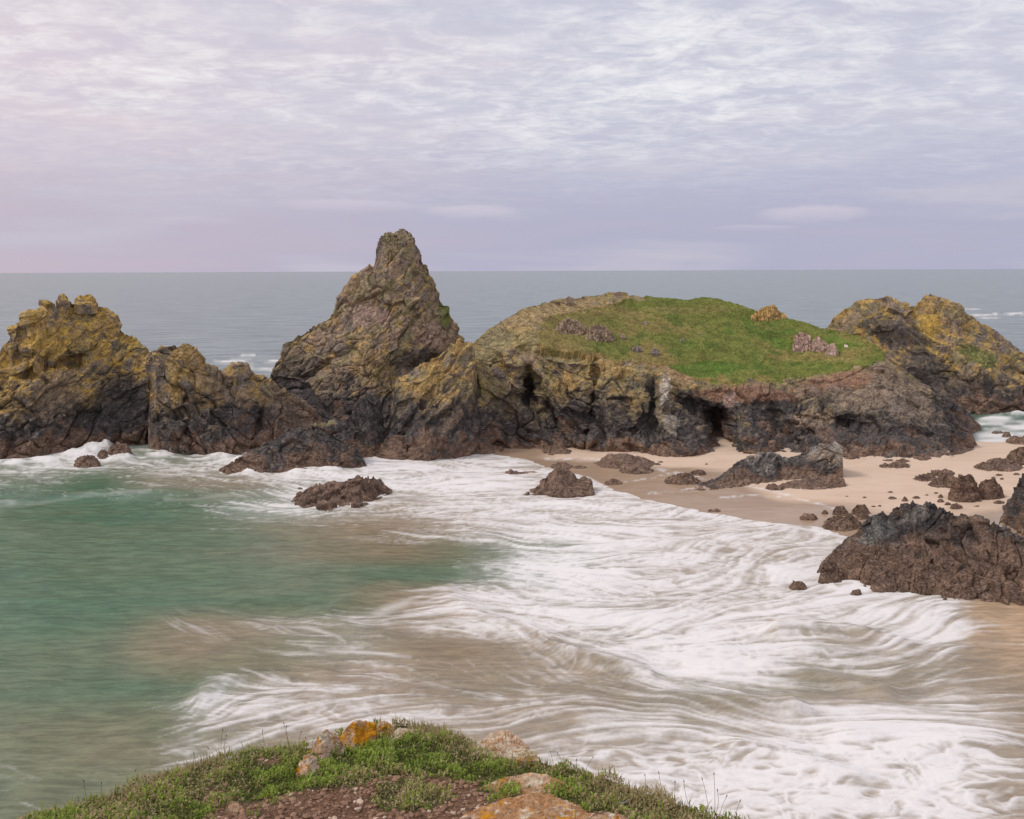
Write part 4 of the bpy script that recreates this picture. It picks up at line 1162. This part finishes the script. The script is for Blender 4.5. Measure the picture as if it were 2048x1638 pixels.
BARE = np.array([(380, 1660), (440, 1612), (520, 1592), (600, 1572), (690, 1560), (780, 1556), (860, 1552), (940, 1560), (1010, 1576), (1080, 1590), (1110, 1660)], float)


def bare_amount(px, py, n):
    lim = np.interp(px, BARE[:, 0], BARE[:, 1], left=1700, right=1700)
    b = smooth(py - lim + (n - 0.5) * 110, -8, 22)
    b = np.maximum(b, blob(px, py, (440, 1582, 42, 20, -0.5)) * smooth(n, 0.35, 0.55))
    b = np.maximum(b, blob(px, py, (545, 1522, 34, 7)) * 0.7)
    b = b * (1 - 0.9 * smooth(n, 0.56, 0.66))
    return b


def build_top():
    xs = np.concatenate([np.linspace(-14, -3.4, 40, endpoint=False), np.linspace(-3.4, 2.6, 300), np.linspace(2.6, 14, 40)[1:]])
    ys = np.concatenate([np.linspace(-12, 1.8, 30, endpoint=False), np.linspace(1.8, 6.6, 230), np.linspace(6.6, 30, 30)[1:]])
    X, Y = np.meshgrid(xs, ys)
    Z = np.maximum(top_z(X, Y), -4)
    P = np.stack([X, Y, Z], -1).reshape(-1, 3)
    px, py = project(P)
    n = fbm(P * np.array([3.2, 3.2, 0]), 4, 510)
    b = bare_amount(px, py, n) * (P[:, 1] > 1)
    c = np.array((0.10, 0.095, 0.04)) + (np.array((0.17, 0.095, 0.06)) - np.array((0.10, 0.095, 0.04))) * b[:, None]
    far = smooth(P[:, 1] - np.interp(P[:, 0], CRX, CRY), 0.4, 1.2)[:, None]
    c = c + (np.array((0.12, 0.10, 0.085)) - c) * far
    o = mesh_obj('clifftop_ground', P, grid_faces(len(ys), len(xs)), M_SOIL, None, {'col': c}, flat=False)
    tag(o, kind='structure', label='gravelly soil of the cliff top where the viewer stands')


build_top()


def scatter(n, y0=1.9, margin=0.12):
    x = RNG.uniform(-3.2, 2.4, n); y = RNG.uniform(y0, 6.4, n)
    ok = y < np.interp(x, CRX, CRY) + margin
    x, y = x[ok], y[ok]
    z = top_z(x, y)
    P = np.stack([x, y, z], -1)
    px, py = project(P)
    k = (px > -60) & (px < 1640) & (py < 1700)
    return P[k], px[k], py[k]


ROCK_MASKS = [[(604, 1512), (645, 1463), (656, 1460), (684, 1490), (650, 1512)], [(676, 1492), (694, 1452), (712, 1443), (748, 1449), (746, 1480), (700, 1490)], [(756, 1460), (764, 1445), (784, 1450), (786, 1460)],
              [(784, 1472), (800, 1453), (836, 1462), (815, 1476)], [(594, 1540), (608, 1514), (632, 1517), (638, 1538), (616, 1546)], [(944, 1503), (985, 1482), (1010, 1480), (1072, 1513), (1040, 1516)],
              [(880, 1645), (940, 1618), (1060, 1586), (1150, 1605), (1220, 1660), (880, 1660)], [(1170, 1640), (1185, 1620), (1240, 1626), (1255, 1645)], [(704, 1538), (745, 1534), (750, 1543)]]


def on_rocks(px, py):
    hit = np.zeros(len(px), bool)
    for poly in ROCK_MASKS:
        ins = np.zeros(len(px), bool)
        for (ax, ay), (bx, by) in zip(poly, poly[1:] + poly[:1]):
            c = ((ay > py) != (by > py)) & (px < (bx - ax) * (py - ay) / (by - ay + 1e-9) + ax)
            ins ^= c
        hit |= ins
    return hit


def build_grass():
    P, px, py = scatter(290000)
    n = fbm(P * np.array([3.2, 3.2, 0]), 4, 510)
    n2 = fbm(P * np.array([9, 9, 0]), 3, 520)
    b = bare_amount(px, py, n)
    keep = ~on_rocks(px, py) & (RNG.random(len(P)) > b * 0.965 + 0.12 + 0.6 * smooth(n2, 0.52, 0.40) * smooth(b, -0.1, 0.4))
    P, px, py, n2, n, b = P[keep], px[keep], py[keep], n2[keep], n[keep], b[keep]
    N = len(P)
    e = P[:, 1] - np.interp(P[:, 0], CRX, CRY)
    rimm = smooth(e, -0.45, -0.02)
    dryz = fbm(P * np.array([1.6, 1.6, 0]) + 40, 3, 530)
    dry = np.clip(smooth(dryz, 0.46, 0.62) * 0.5 + rimm * 0.4 + 0.05, 0, 0.85)
    long_ = RNG.random(N) < (0.05 + 0.34 * rimm * smooth(dryz, 0.4, 0.55))
    L = np.where(long_, RNG.uniform(0.035, 0.08, N), RNG.uniform(0.012, 0.03, N)) * (0.75 + 0.6 * n2)
    Wd = np.where(long_, RNG.uniform(0.0013, 0.0024, N), RNG.uniform(0.0035, 0.0075, N))
    a = RNG.uniform(0, 2 * np.pi, N)
    lean = np.where(long_, RNG.uniform(0.15, 0.9, N), RNG.uniform(0.3, 1.25, N))
    ax = np.stack([np.cos(a), np.sin(a), np.zeros(N)], -1)
    sd = np.stack([-np.sin(a), np.cos(a), RNG.uniform(-0.4, 0.4, N)], -1)
    up = np.array([0, 0, 1.0])
    d1 = ax * np.sin(lean * 0.55)[:, None] + up * np.cos(lean * 0.55)[:, None]
    d2 = ax * np.sin(lean * 1.5)[:, None] + up * np.cos(lean * 1.5)[:, None]
    mound = (smooth(n2, 0.42, 0.65) * 0.05 * RNG.random(N))[:, None] * up
    p0 = P + mound - up * 0.006
    p1 = p0 + d1 * (L * 0.55)[:, None]; p2 = p1 + d2 * (L * 0.45)[:, None]
    w = sd * Wd[:, None]
    V = np.stack([p0 - w * 0.6, p0 + w * 0.6, p1 + w, p1 - w, p2], 1).reshape(-1, 3)
    i = np.arange(N)[:, None] * 5
    F = np.concatenate([i + np.array([[0, 1, 2]]), i + np.array([[0, 2, 3]]), i + np.array([[3, 2, 4]])], 0)
    isdry = RNG.random(N) < dry
    g = RNG.random(N)[:, None]
    cg = np.array((0.115, 0.165, 0.026)) * (1 - g) + np.array((0.22, 0.265, 0.055)) * g
    cg = cg * (0.65 + 1.25 * smooth(n2, 0.3, 0.7)[:, None])  # shade in the gaps between mounds put into the leaf colour
    cd_ = np.array((0.36, 0.27, 0.12)) * (1 - g) + np.array((0.55, 0.45, 0.26)) * g
    c = np.where(isdry[:, None], cd_, cg)
    C = np.repeat(c, 5, 0)
    o = mesh_obj('turf_grass', V, F, M_LEAF, None, {'col': C})
    tag(o, 'low green and straw coloured turf along the cliff edge', 'grass', kind='stuff')


build_grass()

ICO_V = None


def ico(sub=1):
    import bmesh
    bm = bmesh.new(); bmesh.ops.create_icosphere(bm, subdivisions=sub, radius=1)
    v = np.array([x.co[:] for x in bm.verts]); f = np.array([[q.index for q in p.verts] for p in bm.faces])
    bm.free()
    return v, f


def build_gravel():
    v, f = ico(1)
    P, px, py = scatter(85000, margin=-0.1)
    n = fbm(P * np.array([3.2, 3.2, 0]), 4, 510)
    b = bare_amount(px, py, n)
    k = RNG.random(len(P)) < b * 0.8 + 0.008
    P = P[k]; N = len(P)
    r = 0.004 + 0.016 * RNG.random(N) ** 3.5
    a = RNG.uniform(0, 6.28, N); ca, sa = np.cos(a), np.sin(a)
    sc = np.stack([r * RNG.uniform(.8, 1.4, N), r * RNG.uniform(.7, 1.1, N), r * RNG.uniform(.5, .8, N)], -1)
    vv = v[None] * (1 + 0.45 * (RNG.random((N, len(v), 1)) - 0.5)) * sc[:, None]
    x = vv[..., 0] * ca[:, None] - vv[..., 1] * sa[:, None]; y = vv[..., 0] * sa[:, None] + vv[..., 1] * ca[:, None]
    V = np.stack([x + P[:, :1], y + P[:, 1:2], vv[..., 2] + P[:, 2:3] + r[:, None] * 0.2], -1).reshape(-1, 3)
    F = (f[None] + (np.arange(N) * len(v))[:, None, None]).reshape(-1, 3)
    g = RNG.random((N, 1)); h = RNG.random((N, 1))
    c = np.array((0.19, 0.105, 0.066)) * (1 - g) + np.array((0.36, 0.225, 0.15)) * g
    c = np.where(h > 0.9, np.array((0.56, 0.44, 0.33)), c)
    o = mesh_obj('gravel', V, F, M_PEB, None, {'col': np.repeat(c, len(v), 0)})
    tag(o, 'reddish brown gravel on the bare patch of the cliff top', 'gravel', kind='stuff')


build_gravel()


def top_d(px, py):
    """Depth where a pixel meets the cliff top."""
    px, py = np.broadcast_arrays(np.asarray(px, float), np.asarray(py, float))
    d = plane_d(px, py)
    return d


def lichen_rock(name, label, crest, base, mat, depth, front, seed, amps=(0.022, 0.012, 0.006), scales=(0.16, 0.07, 0.03), lift=0.05, **kw):
    r = Rock(crest, base, depth=depth, front=front, ground=lambda px, py: top_d(px, py) - lift, step=1.3, scales=scales, amps=amps, seed=seed, zk=4, zb=1, tops=(), skirt=0.12, ends=0.1, **kw)
    # break-up noise was tuned in metres for cliffs: keep only its fine part here
    o = r.build(name, mat=mat)
    return tag(o, label, 'rock')


ML_O = mat_lichen_rock('orange_lichen_rock', 0.18, 0.02, 0.02)
ML_P = mat_lichen_rock('pale_lichen_rock', 0.06, 0.10, 0.0)
ML_R = mat_lichen_rock('rusty_slab_rock', 0.08, 0.05, 0.12)
lichen_rock('edge_rock', 'pale pink lichened rock leaning on the orange rock at cliff edge', [(604, 1512), (618, 1496), (632, 1478), (645, 1463), (656, 1460), (668, 1468), (678, 1474), (688, 1492)], [(604, 1516), (640, 1520), (688, 1508)], ML_P, 0.25, 0.1, 601)
lichen_rock('edge_rock', 'bright orange lichened rock topping the cliff edge', [(672, 1492), (682, 1470), (694, 1452), (712, 1443), (735, 1444), (748, 1449), (756, 1475)], [(672, 1500), (710, 1500), (756, 1490)], ML_O, 0.3, 0.12, 603)
lichen_rock('edge_rock', 'small orange lichened tip poking through the turf', [(754, 1462), (762, 1445), (774, 1444), (784, 1450), (790, 1466)], [(754, 1470), (790, 1470)], ML_O, 0.15, 0.06, 605)
lichen_rock('edge_rock', 'pale rock with a little orange beside the orange tip', [(780, 1474), (788, 1460), (800, 1453), (818, 1456), (836, 1462), (850, 1474)], [(780, 1480), (815, 1482), (850, 1478)], ML_P, 0.2, 0.09, 607)
lichen_rock('turf_rock', 'small pink and orange rock standing alone in the turf', [(592, 1540), (598, 1524), (608, 1514), (620, 1511), (632, 1517), (640, 1534)], [(592, 1546), (616, 1550), (640, 1543)], ML_P, 0.16, 0.07, 609)
lichen_rock('edge_rock', 'flat layered buff slab on the seaward edge', [(938, 1504), (960, 1490), (985, 1482), (1010, 1480), (1030, 1488), (1055, 1499), (1078, 1514)], [(938, 1510), (1000, 1514), (1050, 1522), (1078, 1522)], ML_P, 0.35, 0.2, 611, squash=4.0)
lichen_rock('ground_slab', 'broad rust-brown slab with pale crusts set in the ground', [(840, 1676), (885, 1646), (940, 1624), (1000, 1600), (1060, 1588), (1100, 1591), (1150, 1606), (1190, 1630), (1235, 1676)], [(840, 1700), (1000, 1720), (1235, 1700)], ML_R, 0.4, 0.62, 613, amps=(0.012, 0.008, 0.005), lift=0.0)
lichen_rock('ground_rock', 'pale crusted rock at the side of the rust-brown slab', [(1165, 1640), (1185, 1618), (1210, 1614), (1240, 1624), (1262, 1645)], [(1165, 1655), (1262, 1655)], ML_P, 0.2, 0.1, 615)
lichen_rock('turf_rock', 'low flat stone half sunk in turf above the gravel', [(700, 1540), (715, 1532), (745, 1533), (752, 1542)], [(700, 1545), (752, 1546)], ML_P, 0.12, 0.05, 617)
lichen_rock('ground_rock', 'pinkish wedge stone at the left end of the gravel', [(450, 1612), (462, 1600), (475, 1606), (488, 1618)], [(450, 1622), (488, 1624)], mat_lichen_rock('pinkish_stone', -0.3, 0.0, 0.0), 0.1, 0.04, 619)


def tube(path, rad, sides=5):
    path = np.asarray(path, float); n = len(path)
    V = []
    for i, p in enumerate(path):
        for s in range(sides):
            a = 2 * math.pi * s / sides
            V.append(p + np.array([math.cos(a) * rad[i], math.sin(a) * rad[i], 0]))
    F = [[i * sides + s, i * sides + (s + 1) % sides, (i + 1) * sides + (s + 1) % sides, (i + 1) * sides + s] for i in range(n - 1) for s in range(sides)]
    return np.array(V), np.array(F)


STALKS = [(445, 1462, 447, 1510), (452, 1473, 457, 1508), (525, 1463, 535, 1500), (568, 1448, 582, 1498), (573, 1455, 578, 1498), (602, 1465, 604, 1500), (612, 1478, 606, 1502), (627, 1478, 628, 1500), (418, 1498, 424, 1520), (388, 1508, 396, 1530), (270, 1543, 272, 1562), (168, 1565, 182, 1588), (203, 1568, 214, 1582),
          (1116, 1508, 1124, 1535), (1101, 1505, 1108, 1528), (1153, 1522, 1160, 1548), (1184, 1517, 1172, 1552), (1224, 1534, 1218, 1560), (1318, 1548, 1330, 1588), (1350, 1566, 1346, 1600), (1368, 1565, 1384, 1606), (1405, 1560, 1418, 1616), (1428, 1550, 1430, 1620), (1435, 1583, 1426, 1620), (1452, 1595, 1440, 1624), (1479, 1605, 1479, 1640), (1290, 1552, 1284, 1584)]
for k, (xt, yt, xb, yb) in enumerate(STALKS):
    d = float(plane_d(xb, yb)) - 0.02
    p0 = at(np.array(float(xb)), np.array(float(yb)), np.array(d)); p0[2] = float(top_z(p0[0], p0[1])) - 0.01
    p1 = at(np.array(float(xt)), np.array(float(yt)), np.array(d + random.uniform(-0.05, 0.03)))
    t = np.linspace(0, 1, 6)[:, None]
    path = p0 + (p1 - p0) * t + np.array([random.uniform(-0.02, 0.02), 0, 0]) * np.sin(t * math.pi)
    rad = [0.0013, 0.0012, 0.0011, 0.001, 0.001, 0.0008]
    V, F = tube(path, rad)
    o = mesh_obj('grass_stalk', V, F, M_STALK, None, {'col': np.repeat([[0.15, 0.10, 0.055]], len(V), 0)})
    tag(o, 'thin dry grass stalk rising from the turf at the cliff edge', 'grass stalk', 'dry stalks along the cliff edge')
    dv = (path[-1] - path[-2]); dv /= np.linalg.norm(dv)
    V, F = tube([path[-1] - dv * 0.002, path[-1] + dv * 0.004, path[-1] + dv * 0.012, path[-1] + dv * 0.018], [0.0008, 0.0026, 0.0022, 0.0004])
    mesh_obj('seed_head', V, F, M_STALK, o, {'col': np.repeat([[0.11, 0.075, 0.045]], len(V), 0)})

# white feather on the turf
d = float(plane_d(1246, 1606)) - 0.06
c0 = at(np.array(1246.0), np.array(1606.0), np.array(d)); c0[2] = max(c0[2], float(top_z(c0[0], c0[1])) + 0.01)
t = np.linspace(-1, 1, 9)
bow = np.stack([t * 0.032, t * 0.01, 0.018 * t * t], -1) + c0
wd = 0.007 * np.sqrt(np.clip(1 - t * t, 0.02, 1))
V = np.concatenate([bow + np.stack([0 * t, -wd * 0.4, wd], -1), bow + np.stack([0 * t, wd * 0.4, -wd], -1), bow + np.array([0, -0.002, 0.001])])
F = []
for i in range(8):
    F += [[i, i + 1, 18 + i + 1, 18 + i], [18 + i, 18 + i + 1, 9 + i + 1, 9 + i]]
tag(mesh_obj('feather', V, np.array(F), M_FEATHER, None, {'col': np.repeat([[0.8, 0.8, 0.78]], len(V), 0)}), 'small curved white feather lying on the cliff-edge turf', 'feather')
